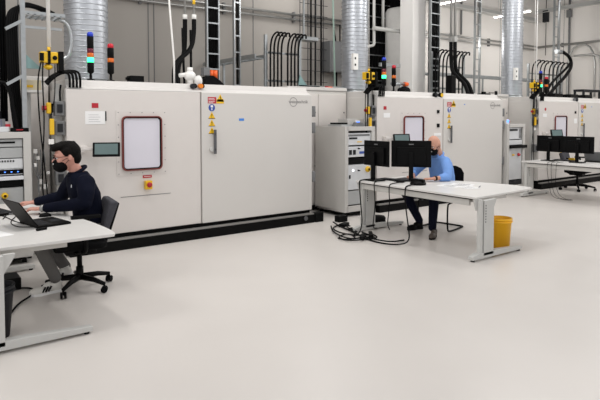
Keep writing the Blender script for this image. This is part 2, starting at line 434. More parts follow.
# service enclosures behind the gaps
def enclosure(x0, x1, label):
    t = thing('service_enclosure', label, 'enclosure', ((x0+x1)/2, 8.2, 0), 'set back service enclosures')
    b = mb('chamber_paint'); b.box(x0, x1, 7.76, 9.2, .1, 2.14); b.build('body', t, bevel=.006)
    b = mb('chamber_roof'); b.box(x0, x1, 7.74, 9.2, 2.14, 2.2); b.build('roof_lip', t, bevel=.006)
    b = mb('plinth_black'); b.box(x0, x1, 7.8, 9.2, 0, .1); b.build('plinth', t)
    n = 2
    for i in range(n):
        a = x0+(x1-x0)*i/n+.012; c = x0+(x1-x0)*(i+1)/n-.012
        b = mb('panel_paint'); b.box(a, c, 7.745, 7.76, .14, 2.08); d = b.build('door_panel', t, bevel=.004)
        b = mb('mid_grey'); b.cyl((c-.06, 7.735, 1.75), (c-.06, 7.746, 1.75), .014, 10); b.cyl((c-.06, 7.735, .8), (c-.06, 7.746, .8), .014, 10); b.build('latch', d)
enclosure(-.9, 1.62, 'white service enclosure behind the cables left of the nearest chamber')
enclosure(5.40, 6.74, 'white service enclosure between the nearest and middle chambers above the grey cabinet')
enclosure(10.50, 11.86, 'white service enclosure between the middle and farthest chambers')
# ------------------------------------------------------------------ instrument racks
def rack(x0, x1, label, kind):
    y0, y1, z0, z1 = 6.90, 7.70, .08, 1.51
    t = thing('instrument_rack', label, 'cabinet', ((x0+x1)/2, 7.3, 0), 'grey instrument racks')
    b = mb('cabinet_grey'); fw = .055
    b.box(x0, x0+.02, y0+.02, y1, z0, z1); b.box(x1-.02, x1, y0+.02, y1, z0, z1); b.box(x0, x1, y1-.02, y1, z0, z1)
    b.box(x0, x1, y0+.02, y1, z0, z0+.03); b.box(x0, x1, y0+.02, y1, z1-.03, z1)
    b.box(x0, x0+fw+.02, y0, y0+.03, z0, z1); b.box(x1-fw-.02, x1, y0, y0+.03, z0, z1); b.box(x0+fw, x1-fw-.02, y0, y0+.03, z1-.07, z1); b.box(x0+fw, x1-fw-.02, y0, y0+.03, z0, z0+.10)
    b.build('body', t, bevel=.004)
    b = mb('plinth_black'); b.box(x0+.01, x1-.01, y0+.03, y1-.03, .05, .085); b.build('base_frame', t)
    b = mb('cabinet_inside'); b.box(x0+.03, x1-.03, y1-.06, y1-.03, z0+.05, z1-.05); b.build('back_plate', t)
    for x in (x0+.08, x1-.08):
        for y in (y0+.08, y1-.08):
            c = mb('plinth_black'); c.cyl((x-.02, y, .03), (x+.02, y, .03), .03, 14); c.build('caster', t)
    xa, xb = x0+fw+.025, x1-fw-.03; w = xb-xa
    def mod(z_0, z_1, m, name='instrument_module', yy=0.0): 
        q = mb(m); q.box(xa, xb, y0+.02+yy, y0+.45, z_0, z_1); return q.build(name, t, bevel=.003)
    def on(p, fx0, fx1, za, zb, m, name, d=.004, yy=0.0):
        q = mb(m); q.box(xa+w*fx0, xa+w*fx1, y0+.02+yy-d, y0+.021+yy, za, zb); return q.build(name, p)
    def knob(p, fx, z, r, m, name='knob'):
        q = mb(m); q.lathe([(r, 0), (r, .02), (r*.7, .03), (r*.7, .045), (0, .045)], (0, 0, 0), 18, M=Matrix.Translation((xa+w*fx, y0+.02, z)) @ Matrix.Rotation(PI/2, 4, 'X')); return q.build(name, p)
    if kind == 1:
        p = mod(1.345, 1.43, 'module_grey'); on(p, .25, .85, 1.385, 1.405, 'black', 'slot')
        p = mod(1.22, 1.335, 'module_grey'); 
        p = mod(1.10, 1.21, 'module_white')
        for i in range(10): on(p, .3+i*.055, .33+i*.055, 1.175, 1.195, 'dark_grey', 'vent_slot')
        p = mod(1.03, 1.095, 'module_white', yy=.0); q = on(p, .2, 1.0, 1.04, 1.09, 'black_gloss', 'led_panel', .006)
        for i in range(5): on(q, .3+i*.13+(.06 if i > 1 else 0), .33+i*.13+(.06 if i > 1 else 0), 1.058, 1.068, 'led_blue', 'indicator_light', .009)
        mod(.975, 1.015, 'module_white', 'pull_out_shelf', -.05)
        mod(.90, .965, 'black', 'drawer', 0)
        p = mod(.64, .885, 'module_grey'); knob(p, .62, .80, .035, 'yellow', 'switch_plate'); knob(p, .62, .80, .022, 'red', 'main_switch')
        on(p, .1, .2, .81, .83, 'black', 'socket'); mod(.20, .62, 'module_grey')
    elif kind == 2:
        p = mod(1.20, 1.40, 'module_white'); on(p, 0, .95, 1.35, 1.38, 'mid_grey', 'slot'); on(p, .05, .4, 1.30, 1.33, 'dark_grey', 'label_strip'); on(p, .4, .6, 1.245, 1.26, 'yellow', 'yellow_label')
        p = mod(1.0, 1.175, 'module_white')
        for fx in (.05, .22): on(p, fx, fx+.12, 1.04, 1.12, 'dark_grey', 'socket')
        on(p, .5, .95, 1.05, 1.09, 'sign_blue', 'display'); knob(p, .45, 1.14, .012, 'black')
        mod(.88, .975, 'black', 'drawer', 0)
        p = mod(.45, .87, 'module_white'); knob(p, .86, .78, .05, 'yellow', 'switch_plate'); knob(p, .86, .78, .032, 'red', 'main_switch')
        on(p, .2, .26, .76, .79, 'led_white', 'indicator_light', .008); knob(p, .45, .77, .012, 'black'); on(p, .05, .12, .64, .70, 'dark_grey', 'label_strip')
        mod(.20, .43, 'module_grey')
    else:
        p = mod(1.18, 1.43, 'module_white', yy=.02); on(p, .1, .7, 1.36, 1.40, 'dark_grey', 'slot', yy=.02)
        for i in range(8): on(p, .80, .98, 1.20+i*.027, 1.212+i*.027, 'black', 'vent_slot', yy=.02)
        mod(1.06, 1.16, 'module_white')
        q = mb('black'); q.box(xa, x1+.04, y0-.03, y0+.3, .985, 1.05); q.build('drawer', t)
        p = mod(.30, .98, 'module_white', yy=.01); knob(p, .72, .84, .035, 'red', 'main_switch'); knob(p, .3, .84, .02, 'yellow')
        mod(.2, .28, 'dark_grey')
    return t
rack(.57, 1.24, 'grey instrument rack at the left edge behind the laptop', 1)
rack(5.97, 6.65, 'grey instrument rack beside the two black monitors, its blank side facing us', 2)
rack(10.55, 11.22, 'narrow grey instrument rack right of the middle chamber with a black drawer pulled out', 3)
# gap boards with power boxes, plugs and cables (one per bay)
def cable(pts, r, label, m='rubber', name='cable', cat='cable', group=None, it=3, n=7):
    b = mb(m); b.tube(smooth(pts, it), r, n); return tag(b.build(name), label, cat, group)
BAYW = ['left of the nearest chamber', 'between the nearest and middle chambers', 'between the middle and farthest chambers']
for k in range(3):
    dx = SP*k; X = lambda x: x+dx
    t = thing('service_post', 'slim grey steel service post with junction boxes '+BAYW[k], 'post', (X(1.57), 7.05, 0), 'service posts beside chambers')
    b = mb('steel_grey'); b.box(X(1.545), X(1.62), 7.08, 7.14, 0, 2.08); b.build('post', t, bevel=.003)
    for j, z in enumerate((1.78, 1.55, .95)):
        b = mb('mid_grey'); b.box(X(1.52), X(1.63), 6.98, 7.08, z-.085, z+.085); q = b.build('junction_box', t, bevel=.008)
        b = mb('dark_grey'); b.box(X(1.545), X(1.605), 6.97, 6.98, z-.05, z+.05); b.build('socket_cover', q)
    b = mb('rubber'); b.tube(smooth([(X(1.585), 7.0, 1.87), (X(1.58), 6.99, 1.98), (X(1.60), 7.02, 2.06)], 2), .012, 8); b.build('junction_cable', t)
    # yellow emergency plug and switch hanging
    t = thing('hanging_switch', 'yellow and red hand switch hanging on its cord '+BAYW[k], 'switch', (X(1.46), 7.0, 1.7), 'yellow hand switches')
    b = mb('yellow'); b.box(X(1.43), X(1.48), 6.97, 7.03, 1.72, 1.85); b.use('black').box(X(1.48), X(1.505), 6.975, 7.025, 1.73, 1.84); b.build('switch_body', t, bevel=.008)
    b = mb('red'); b.cyl((X(1.43), 7.0, 1.785), (X(1.385), 7.0, 1.785), .028, 14); b.build('switch_knob', t)
    b = mb('rubber'); b.tube(smooth([(X(1.46), 7.0, 1.85), (X(1.465), 7.0, 2.1), (X(1.47), 7.0, 2.36)], 2), .006, 6); b.build('cord', t)
    t = thing('hanging_remote', 'long yellow remote handle hanging below the yellow switch '+BAYW[k], 'remote', (X(1.48), 6.98, 1.4), 'yellow remote handles')
    b = mb('yellow'); b.box(X(1.455), X(1.505), 6.95, 6.99, 1.47, 1.66); b.build('handle', t, bevel=.008)
    b = mb('rubber'); b.tube(smooth([(X(1.48), 6.97, 1.66), (X(1.475), 6.965, 1.72), (X(1.52), 6.96, 1.9), (X(1.53), 6.98, 2.3)], 2), .006, 6); b.build('cord', t)
    b = mb('white_plastic'); b.box(X(1.44), X(1.50), 6.96, 6.975, 1.36, 1.42); b.build('tag', t)
    # pendant socket cube
    z = 2.40
    t = thing('socket_pendant', 'yellow and black hanging socket block '+BAYW[k], 'socket block', (X(1.48), 7.0, 2.3), 'hanging yellow socket blocks')
    b = mb('yellow'); b.box(X(1.37), X(1.56), 6.94, 7.06, 2.31, 2.44); q = b.build('socket_block', t, bevel=.01)
    b = mb('black'); b.box(X(1.445), X(1.475), 6.93, 7.07, 2.30, 2.45); b.box(X(1.355), X(1.40), 6.92, 6.94, 2.33, 2.42); b.cyl((X(1.52), 6.92, 2.37), (X(1.52), 6.94, 2.37), .025, 12); b.build('socket_face', q)
    b = mb('black'); b.box(X(1.565), X(1.62), 6.93, 7.07, 2.22, 2.45); b.build('coupling', t, bevel=.006)
    b = mb('yellow'); b.lathe([(.02, 0), (.05, .02), (.05, .04), (.03, .06)], (X(1.46), 7.0, 2.235), 14); b.cyl((X(1.47), 7, 2.44), (X(1.47), 7, 2.50), .018, 10); b.build('hook_plate', t)
    b = mb('white_plastic'); b.cyl((X(1.475), 7.0, 2.50), (X(1.44), 7.0, 5.9), .006 if k else .022, 8); b.build('suspension_cord', t)
    # cables hanging down
    for j, (xa, xb, yb) in enumerate([(1.345, 1.40, 6.95), (1.40, 1.36, 6.97)]):
        cable([(X(1.37+.02*j), 6.93, 2.32), (X(xa-.02), 6.93, 2.1), (X(xa), 6.95, 1.6), (X(xb), yb, 1.0), (X(xb+.03), yb, .5), (X(xb-.04), yb-.03, .02)], .008, 'black cable dropping from the yellow socket block '+BAYW[k], group='drop cables %d' % k if 0 else ['drop cables of the left bay', 'drop cables of the middle bay', 'drop cables of the right bay'][k])
    # bundle of hoses from the block over onto the roof
    t = thing('hose_bundle', 'black hoses looping onto the roof corner '+BAYW[k], 'hose', (X(1.6), 7.0, 2.1), 'hose bundles at roof corners')
    for j in range(4):
        x = X(1.69+.04*j); b = mb('rubber')
        b.tube(smooth([(X(1.44), 7.0+.03*j, 2.06+.01*j), (X(1.52), 6.98+.03*j, 2.15+.012*j), (X(1.60+.02*j), 6.98+.02*j, 2.20+.012*j), (x-.02, 6.97, 2.21+.008*j), (x, 6.965, 2.15), (x, 6.972, 2.03)], 3), .014, 8); b.build('hose', t)
# extra small fittings in the left bay
b = mb('beige'); b.box(1.20, 1.42, 7.20, 7.5, 2.0, 2.12); b.use('white_plastic').box(1.20, 1.44, 7.15, 7.55, 1.97, 2.0); b.use('yellow').box(1.25, 1.33, 7.195, 7.2, 2.03, 2.06)
b.use('steel_grey').box(1.28, 1.32, 7.3, 7.34, 0, 1.97)
tag(b.build('control_box', bevel=.006), 'beige box on a thin post behind the hanging cables left of the nearest chamber', 'box')
b = mb('white_plastic')
for i, (x, z, s) in enumerate([(1.31, 1.28, .035), (1.33, 1.20, .03), (1.30, 1.12, .03), (1.36, .92, .04), (1.41, .86, .04), (1.34, .84, .03), (1.44, 1.02, .025)]):
    b.cbox((x, 7.02, z), (s*1.1, s, s*1.4), rz=z*7)
b.use('mid_grey')
for i in range(4): b.tube(smooth([(1.30+.03*i, 7.02, 1.3), (1.27+.05*i, 7.0, 1.1), (1.36-.02*i, 7.01, .9), (1.3+.03*i, 7.0, .6)], 2), .006, 6)
tag(b.build('plug_cluster'), 'cluster of white plugs and grey leads hanging between rack and seated man', 'plugs', kind='stuff')
# steel pole with bracket arms at far left
t = thing('support_pole', 'tall light grey steel pole at upper left beside black cable bundle', 'pole', (1.20, 7.0, 0))
b = mb('galvanised'); b.box(1.175, 1.225, 7.0, 7.05, 1.51, 5.9); b.build('pole', t)
for z in (2.72, 2.10, 2.78):
    b = mb('galvanised')
    if z < 2.75: b.cbox((1.10, 6.97, z), (.20, .03, .035), ry=math.radians(-32)); b.build('clamp', t)
b = mb('teal'); b.prism([(1.225, 2.24), (1.225, 2.40), (1.40, 2.24)], (7.01, 7.03), 'y'); b.build('gusset', t)
b = mb('galvanised'); b.box(1.225, 1.66, 7.0, 7.03, 2.86, 2.90); b.box(1.225, 1.66, 7.3, 7.33, 2.86, 2.90)
for i in range(6): b.box(1.25+.07*i, 1.27+.07*i, 7.0, 7.33, 2.85, 2.87)
b.box(1.225, 1.62, 7.0, 7.03, 2.70, 2.73)
b.build('cable_tray', t)
t = thing('cable_bundle', 'thick black cable bundle descending at the far left past the steel pole', 'cable bundle', (1.1, 7.1, 1.51))
for j in range(5):
    b = mb('rubber'); x = 1.05+.024*j
    b.tube(smooth([(x+.06, 7.09+.01*j, 1.53), (x+.03, 7.09+.01*j, 1.8), (x+.01, 7.09, 2.05), (x, 7.09, 2.4), (x-.005, 7.09, 2.8), (x+.05, 7.10, 2.93+.02*j), (x+.25, 7.11, 2.98), (x+.42, 7.13, 2.92)], 3), .017, 8); b.build('cable_strand', t)
for j in range(3): b = mb('rubber'); b.cyl((.985+.026*j, 7.16, 1.51), (.985+.026*j, 7.14, 5.9), .014, 8); b.build('riser_cable', t)
cable([(.80, 7.0, 2.02), (.95, 6.98, 2.08), (1.03, 6.98, 2.05), (1.08, 6.99, 1.8), (1.12, 7.0, 1.53)], .02, 'black hose curving in from the left above the instrument rack', name='hose', cat='hose')
b = mb('galvanised'); b.tube(smooth([(1.60, 7.05, 2.84), (1.70, 7.06, 2.80), (1.745, 7.07, 2.62), (1.72, 7.06, 2.42), (1.62, 7.05, 2.36)], 3), .022, 10)
tag(b.build('flexible_conduit'), 'bent silver conduit arc in front of the first spiral duct', 'conduit')
# ------------------------------------------------------------------ things on the racks
t = thing('laboratory_box', 'flat light grey box on the left rack with small switches', 'box', (.87, 7.2, 1.51))
b = mb('module_white'); b.box(.62, 1.03, 6.98, 7.5, 1.512, 1.57); b.build('housing', t, bevel=.004)
b = mb('black'); b.box(.80, .97, 7.06, 7.3, 1.66, 1.75); b.use('dark_grey').box(.84, .92, 7.1, 7.25, 1.57, 1.66); b.build('black_unit', t, bevel=.004)
b = mb('led_blue'); b.box(.84, .935, 7.02, 7.05, 1.59, 1.66); b.build('blue_display', t)
b = mb('red'); b.box(1.0, 1.05, 7.0, 7.05, 1.57, 1.60); b.use('mid_grey').box(.96, 1.0, 7.02, 7.06, 1.57, 1.66); b.use('white_plastic').box(1.0, 1.04, 7.06, 7.1, 1.57, 1.63); b.build('switch', t)
b = mb('black'); b.box(1.07, 1.23, 6.95, 7.15, 1.512, 1.555); b.use('red').box(1.10, 1.17, 6.948, 6.95, 1.53, 1.54)
tag(b.build('power_adapter', bevel=.004), 'small black power unit on the right corner of the left rack', 'power unit')
t = thing('measuring_unit', 'long light grey unit on the middle rack in front of the white enclosure', 'instrument', (6.2, 7.3, 1.51))
b = mb('module_grey'); b.box(6.02, 6.62, 7.05, 7.4, 1.512, 1.545); b.build('base_plate', t)
b = mb('cabinet_grey'); b.box(6.22, 6.60, 7.12, 7.38, 1.545, 1.64); b.build('housing', t, bevel=.004)
b = mb('black'); b.box(6.02, 6.20, 7.1, 7.35, 1.545, 1.575); tag(b.build('black_module', bevel=.003), 'flat black module on the left end of the unit on the middle rack', 'module')
b = mb('mid_grey')
for j in range(5): b.tube([(6.36+.13*math.cos(a)*(1-.08*j), 7.0+.07*math.sin(a), 1.525+.012*j) for a in [2*PI*i/20 for i in range(21)]], .009, 6)
tag(b.build('cable_coil'), 'grey cable coil lying on the front of the middle rack', 'cable coil')
def status_display(x, y, z, label):
    t = thing('status_display', label, 'display', (x, y, z))
    b = mb('white_plastic'); b.box(x-.05, x+.05, y, y+.05, z, z+.10); b.build('housing', t, bevel=.004)
    b = mb('led_blue'); b.box(x-.035, x+.035, y-.004, y, z+.03, z+.08); b.build('screen', t)
    b = mb('orange'); b.box(x+.055, x+.085, y, y+.04, z+.03, z+.06); b.build('orange_button', t)
p = at(358, 121, Y=7.1); status_display(p.x, 7.1, 1.512, 'small blue lit display standing on the middle rack beside the yellow plugs')
p = at(508, 118, Y=7.1); status_display(p.x, 7.1, 1.512, 'small blue lit display standing on top of the narrow rack at right')
# ------------------------------------------------------------------ signal towers
def tower(x, y, label, lit, h=1.0, z=2.135):
    t = thing('signal_tower', label, 'signal lamp', (x, y, z), 'signal towers')
    b = mb('black'); b.lathe([(.050, 0), (.050, .012), (.018, .02), (.015, .085), (.036, .10)], (x, y, z), 16); b.build('stand', t)
    zz = z+.10
    segs = [('black', .125), ('lens_green_lit', .062), ('lens_amber', .055), ('lens_dark_red', .055), ('black', .15)] if lit else [('black', .14), ('lens_amber', .052), ('black', .13)]
    for s, hh in segs:
        b = mb(s); b.lathe([(.038, 0), (.040, .004), (.040, hh-.004), (.038, hh)], (x, y, zz), 18); b.build('lens' if s != 'black' else 'spacer', t); zz += hh
    b = mb('blue' if lit else 'lens_red'); b.lathe([(.038, 0), (.038, .035), (.030, .052), (0, .06)], (x, y, zz), 18); b.build('cap_lens', t)
names = ['on the nearest chamber', 'on the middle chamber', 'on the farthest chamber']
for k in range(3):
    tower(1.985+SP*k, 7.15, 'taller signal tower with blue cap and green light '+names[k], True)
    tower(2.235+SP*k, 7.15, 'shorter signal tower with red cap and amber lens '+names[k], False)
# ------------------------------------------------------------------ spiral ducts
for k, lab in enumerate(['wide silver spiral duct behind the signal towers at upper left', 'silver spiral duct in the middle behind the yellow socket block', 'silver spiral duct rising right of the middle chamber', 'silver spiral duct cut by the right edge of the picture']):
    cx = 2.17+SP*k+(0, -.13, -.04, 0)[k]; dr = (.287, .25, .247, .287)[k]
    prof = []; z = 2.135 if k < 3 else 0.0; z0_ = z
    i = 0
    while z < 5.9:
        prof += [(dr, z), (dr, z+.003), (dr, z+.055), (dr, z+.058), (dr+(.007 if k == 0 else .011), z+.060), (dr+(.007 if k == 0 else .011), z+.068), (dr, z+.071)]; z += .072
    t = thing('spiral_duct', lab, 'air duct', (cx, 8.0, 2.135), 'silver ventilation ducts')
    b = mb('duct_metal'); b.lathe(prof, (cx, 8.0, 0), 40); b.build('duct_pipe', t)
    b = mb('galvanised'); b.lathe([(dr+.04, z0_), (dr+.04, z0_+.025), (dr+.012, z0_+.03), (dr+.012, z0_+.065)], (cx, 8.0, 0), 40); b.build('flange', t)
    if k > 0:
        b = mb('white_plastic'); b.box(cx-.28, cx-.16, 7.72, 7.78, 2.55, 2.85); b.use('black').box(cx-.25, cx-.22, 7.715, 7.72, 2.62, 2.66); b.box(cx-.25, cx-.22, 7.715, 7.72, 2.74, 2.78); b.build('duct_label', t)
# ------------------------------------------------------------------ cable ladders
def ladder(x0, x1, y, z0, z1, cables, label, step=.30, group='vertical cable ladders', cr=.03):
    t = thing('cable_ladder', label, 'cable ladder', ((x0+x1)/2, y, z0), group)
    for x in (x0, x1): b = mb('galvanised'); b.box(x-.012, x+.012, y-.03, y+.03, z0, z1); b.build('rail', t)
    z = z0+.1
    while z < z1: b = mb('galvanised'); b.box(x0, x1, y-.028, y-.008, z, z+.025); b.build('rung', t); z += step
    if cables:
        for i in range(cables):
            x = x0+(x1-x0)*(i+.5)/cables
            b = mb('rubber'); b.cyl((x, y+.02+cr, z0), (x, y+.02+cr, z1), cr, 10); b.build('cable_run', t)
    return t
pa, pb = at(207, 60, Y=8.9), at(218.5, 60, Y=8.9)
ladder(pa.x, pb.x, 8.9, 2.14, 5.9, 5, 'cable ladder packed with black cables behind the nearest chamber, left one of the pair', .27)
pa, pb = at(234, 60, Y=8.9), at(239.5, 60, Y=8.9)
ladder(pa.x, pb.x, 8.9, 2.14, 5.9, 2, 'narrow cable ladder with few cables behind the nearest chamber, right one of the pair', .30, cr=.018)
pa, pb = at(430, 60, Y=8.9), at(438.5, 60, Y=8.9)
ladder(pa.x, pb.x, 8.9, 2.14, 5.9, 5, 'cable ladder packed with black cables just right of the white pillar', .27)
pa, pb = at(474.5, 60, Y=8.95), at(479.5, 60, Y=8.95)
ladder(pa.x, pb.x, 8.95, 2.14, 5.9, 0, 'empty narrow cable ladder left of the third spiral duct', .30)
pa, pb = at(553.5, 60, Y=8.95), at(558.5, 60, Y=8.95)
ladder(pa.x, pb.x, 8.95, 2.14, 5.9, 0, 'empty narrow cable ladder above the farthest chamber right of its signal towers', .30)
ladder(10.15, 11.25, 10.85, 1.5, 5.9, 11, 'wide cable ladder full of black cables left of the white pillar', .34, cr=.05)
# mesh tray on wall between 300 and 320 px
t = thing('mesh_tray', 'wall mounted wire mesh tray with a few black cables left of the middle spiral duct', 'cable tray', (8.3, 10.8, 2))
b = mb('dark_grey')
for i in range(4): b.box(7.9+.24*i, 7.912+.24*i, 10.80, 10.812, 1.6, 5.9)
z = 1.7
while z < 5.9: b.box(7.9, 8.75, 10.79, 10.80, z, z+.012); z += .27
b.build('wire_mesh', t)
for i, x in enumerate((8.28, 8.42, 8.60)):
    b = mb('rubber'); b.cyl((x, 10.86, 1.6), (x, 10.86, 5.9), .022, 8); b.build('cable_run', t)
# wall cabinet
t = thing('wall_cabinet', 'grey electrical wall cabinet behind the middle spiral duct', 'wall cabinet', (9.0, 10.7, 2.8))
b = mb('mid_grey'); b.box(8.72, 9.45, 10.65, 11.0, 2.78, 3.55); b.build('housing', t, bevel=.008)
b = mb('mid_grey'); b.box(8.75, 9.42, 10.635, 10.65, 2.81, 3.52); b.build('door', t, bevel=.004)
b = mb('rubber'); b.cyl((8.98, 10.75, 3.55), (8.98, 10.85, 4.0), .018, 8); b.cyl((9.12, 10.75, 3.55), (9.2, 10.85, 4.0), .018, 8); b.cyl((9.0, 10.75, 2.4), (9.0, 10.75, 2.78), .03, 8); b.build('feed_cable', t)
# silver duct stub
t = thing('duct_outlet', 'pale silver flat duct piece high in front of the mesh tray', 'duct', (7.0, 9.5, 3))
pa = at(301, 38, Y=9.2); b = mb('galvanised'); b.box(pa.x, pa.x+.42, 9.15, 9.4, pa.z-.04, pa.z+.04); b.build('duct_body', t, bevel=.01)
b = mb('galvanised'); b.box(pa.x+.1, pa.x+.13, 9.25, 9.28, pa.z+.04, 5.9); b.build('hanger', t)
# horizontal tray running towards the hose rack
t = thing('cable_tray', 'horizontal grey cable tray running to the hose rack of the nearest chamber', 'cable tray', (5.5, 9.8, 2.8))
b = mb('galvanised')
p0 = at(232, 63, Y=10.9); 
b.box(5.40, 5.43, 8.8, 10.95, 2.76, 2.84); b.box(5.62, 5.65, 8.8, 10.95, 2.76, 2.84)
for i in range(9): b.box(5.43, 5.62, 8.85+.24*i, 8.88+.24*i, 2.76, 2.78)
b.build('tray', t)
b = mb('galvanised'); b.box(5.5, 5.54, 10.2, 10.24, 0, 2.76); b.build('leg', t)
# ------------------------------------------------------------------ hose racks above chambers
def hose_rack(x0, y, w, h, label, n=5, short=False):
    t = thing('hose_rack', label, 'hose rack', (x0+w/2, y, 2.135), 'hose racks above the chambers')
    for x in (x0, x0+w):
        b = mb('galvanised'); b.box(x-.025, x+.025, y-.025, y+.025, 2.135, 2.135+h); b.build('upright', t)
    b = mb('galvanised')
    for z in (2.30, 2.80): b = mb('galvanised'); b.box(x0, x0+w, y-.05, y-.02, z, z+.035); b.build('crossbar', t)
    q = .32*w
    for i in range(n):
        for s in (0, 1):
            x = x0+.05+(w*.5)*s+i*(w*.5-.06)/n
            top = 3.0+.05*i
            b = mb('rubber')
            b.tube(smooth([(x, y-.08, 2.14), (x, y-.08, 2.78), (x+.02*q, y-.08, 2.95), (x+.16*q, y-.08, 3.09), (x+.48*q, y-.08, 3.18), (x+.85*q, y-.05, 3.20), (x+q, y, 3.14)], 3), .017, 8); b.build('hose', t)
    return t
hose_rack(5.35, 8.35, .75, 1.0, 'hose rack with looping black hoses behind the right end of the nearest chamber', 4)
a, c = at(431, 90, Y=8.35), at(463, 90, Y=8.35)
hose_rack(a.x, 8.35, c.x-a.x, 1.0, 'hose rack with looping black hoses right of the white pillar', 4)
a, c = at(528, 90, Y=8.35), at(561, 90, Y=8.35)
hose_rack(a.x, 8.35, c.x-a.x, .95, 'hose rack with looping black hoses behind the farthest chamber', 4)
# thick hoses by the nearest chamber roof
def thick(pts, r, label, group=None): return cable(pts, r, label, name='thick_hose', cat='hose', group=group, n=12)
def P(px, py, Y): return tuple(at(px, py, Y=Y))
g = 'thick hoses above the nearest chamber'
t = thing('riser_pipe', 'left metal riser pipe feeding the thick black hose above the nearest chamber', 'pipe', P(185, 17, 7.8), g)
b = mb('pipe_metal'); a = at(185, 18, Y=7.8); b.cyl(a, (a.x, a.y, 5.9), .018, 10); b.use('white_plastic').cyl(a-Vector((0, 0, .02)), a+Vector((0, 0, .05)), .035, 12); b.build('pipe_run', t)
b = mb('rubber'); b.tube(smooth([P(185, 18, 7.8), P(185, 40, 7.8), P(184, 55, 7.78), P(178, 65, 7.7), P(178, 86, 7.6)], 3), .034, 12); b.build('hose', t)
t = thing('riser_pipe', 'right metal riser pipe whose thick black hose crosses over to the left', 'pipe', P(194, 17, 7.7), g)
b = mb('pipe_metal'); a = at(194, 18, Y=7.7); b.cyl(a, (a.x, a.y, 5.9), .018, 10); b.use('yellow').cyl(a+Vector((0, 0, .2)), a+Vector((0, 0, .3)), .022, 10); b.use('white_plastic').cyl(a-Vector((0, 0, .02)), a+Vector((0, 0, .05)), .035, 12); b.build('pipe_run', t)
b = mb('rubber'); b.tube(smooth([P(194, 18, 7.7), P(194, 35, 7.7), P(191, 50, 7.65), P(178, 60, 7.55), P(174, 68, 7.5), P(174, 86, 7.5)], 3), .034, 12); b.build('hose', t)
cable([P(182.5, 28, 8.2), P(183, 50, 8.2), P(184.5, 86, 8.2)], .02, 'thin straight black cable left behind the thick hoses', it=1)
cable([P(190.5, 30, 8.2), P(191, 50, 8.2), P(191, 86, 8.2)], .02, 'thin straight black cable right behind the thick hoses', it=1)
a = at(174, 60, Y=7.4); c = at(169, 0, Y=7.4)
b = mb('white_plastic'); b.tube([(a.x, 7.4, 2.14), a, c, (c.x-.3, 7.4, 5.9)], .014, 8); tag(b.build('white_hose'), 'thin white hose rising from the nearest chamber roof past the black hoses', 'hose')
# valve
t = thing('valve_assembly', 'white insulated valve with small gauges on the edge of the nearest chamber roof', 'valve', (3.45, 7.25, 2.13))
c = at(190, 76, Y=7.25)
b = mb('white_plastic'); b.ell(c, (.085, .07, .075)); b.cyl(c+Vector((-.05, 0, .02)), c+Vector((-.16, 0, .0)), .03, 12); b.cyl(c+Vector((0, 0, .04)), c+Vector((0, 0, .12)), .04, 12); b.cyl((c.x, c.y, 2.13), c, .04, 12); b.build('valve_body', t)
for px, m in ((193.5, 'dark_grey'), (201, 'amber')):
    q = at(px, 86, Y=7.0); b = mb(m); b.cyl((q.x, 6.99, q.z), (q.x, 7.05, q.z), .032, 16); b.use('black').cyl((q.x+.02, 6.995, q.z), (q.x+.02, 7.06, q.z), .034, 16); b.build('gauge', t)
q = at(199, 81, Y=7.1); b = mb('white_plastic'); b.ell((q.x, 7.12, q.z), (.055, .06, .08)); b.build('bulb', t)
q = at(210, 78, Y=7.6)
t = thing('actuator', 'black sloped actuator with orange caps behind the chamber roof edge', 'actuator', (q.x, 7.6, 2.135))
b = mb('black_matte'); b.prism([(q.x-.13, 2.136), (q.x-.13, 2.24), (q.x-.08, 2.29), (q.x+.02, 2.30), (q.x+.12, 2.24), (q.x+.20, 2.18), (q.x+.21, 2.136)], (7.52, 7.70), 'y'); b.build('housing', t, bevel=.01)
for d in (.02, .09): b = mb('orange'); b.cyl((q.x+d, 7.6, 2.26), (q.x+d, 7.6, 2.385), .035, 12); b.build('cap', t)
b = mb('mid_grey'); b.box(q.x-.12, q.x-.02, 7.56, 7.66, 2.30, 2.42); b.build('bracket', t)
q = at(135, 75, Y=7.5)
b = mb('black'); b.box(q.x-.09, q.x+.10, 7.42, 7.58, 2.136, 2.24); b.cyl((q.x-.13, 7.5, 2.20), (q.x-.09, 7.5, 2.20), .02, 10)
tag(b.build('junction_box', bevel=.006), 'small black box on the roof of the nearest chamber right of its towers', 'box')
# fittings right end of nearest chamber roof
q = at(306, 87, Y=7.95)
b = mb('black'); b.cyl((q.x-.12, 7.95, q.z), (q.x+.30, 7.95, q.z), .025, 10); b.cyl((q.x+.02, 7.95, 2.2), (q.x+.02, 7.95, q.z), .02, 8); b.cyl((q.x+.2, 7.95, q.z-.01), (q.x+.28, 7.95, q.z-.01), .034, 10)
tag(b.build('pipe_fitting'), 'black pipe fitting at the right end of the nearest chamber roof', 'fitting')
q = at(303, 80, Y=8.0)
b = mb('teal'); b.prism([(q.x-.12, 2.14), (q.x-.08, 2.42), (q.x+.16, 2.14)], (7.98, 8.0), 'y'); b.use('galvanised').box(q.x-.12, q.x+1.0, 7.98, 8.04, 2.20, 2.24)
tag(b.build('gusset_bracket'), 'teal triangular bracket with a silver bar at the right end of the nearest chamber roof', 'bracket')
a = at(335, 85, Y=8.6); c = at(333, 0, Y=8.6)
b = mb('mint'); b.tube([(a.x, 8.6, 2.2), (c.x, 8.6, c.z), (c.x, 8.6, 5.9)], .018, 8); tag(b.build('ceiling_cable'), 'pale green cord hanging just left of the middle spiral duct', 'cord')
q = at(327, 89, Y=7.9)
b = mb('orange'); b.box(q.x, q.x+.10, 7.86, 7.92, 2.20, 2.225); b.use('red').box(q.x-.05, q.x, 7.86, 7.9, 2.20, 2.23)
tag(b.build('cable_tie_box'), 'small orange and red piece lying on the enclosure roof left of the middle duct', 'fitting')
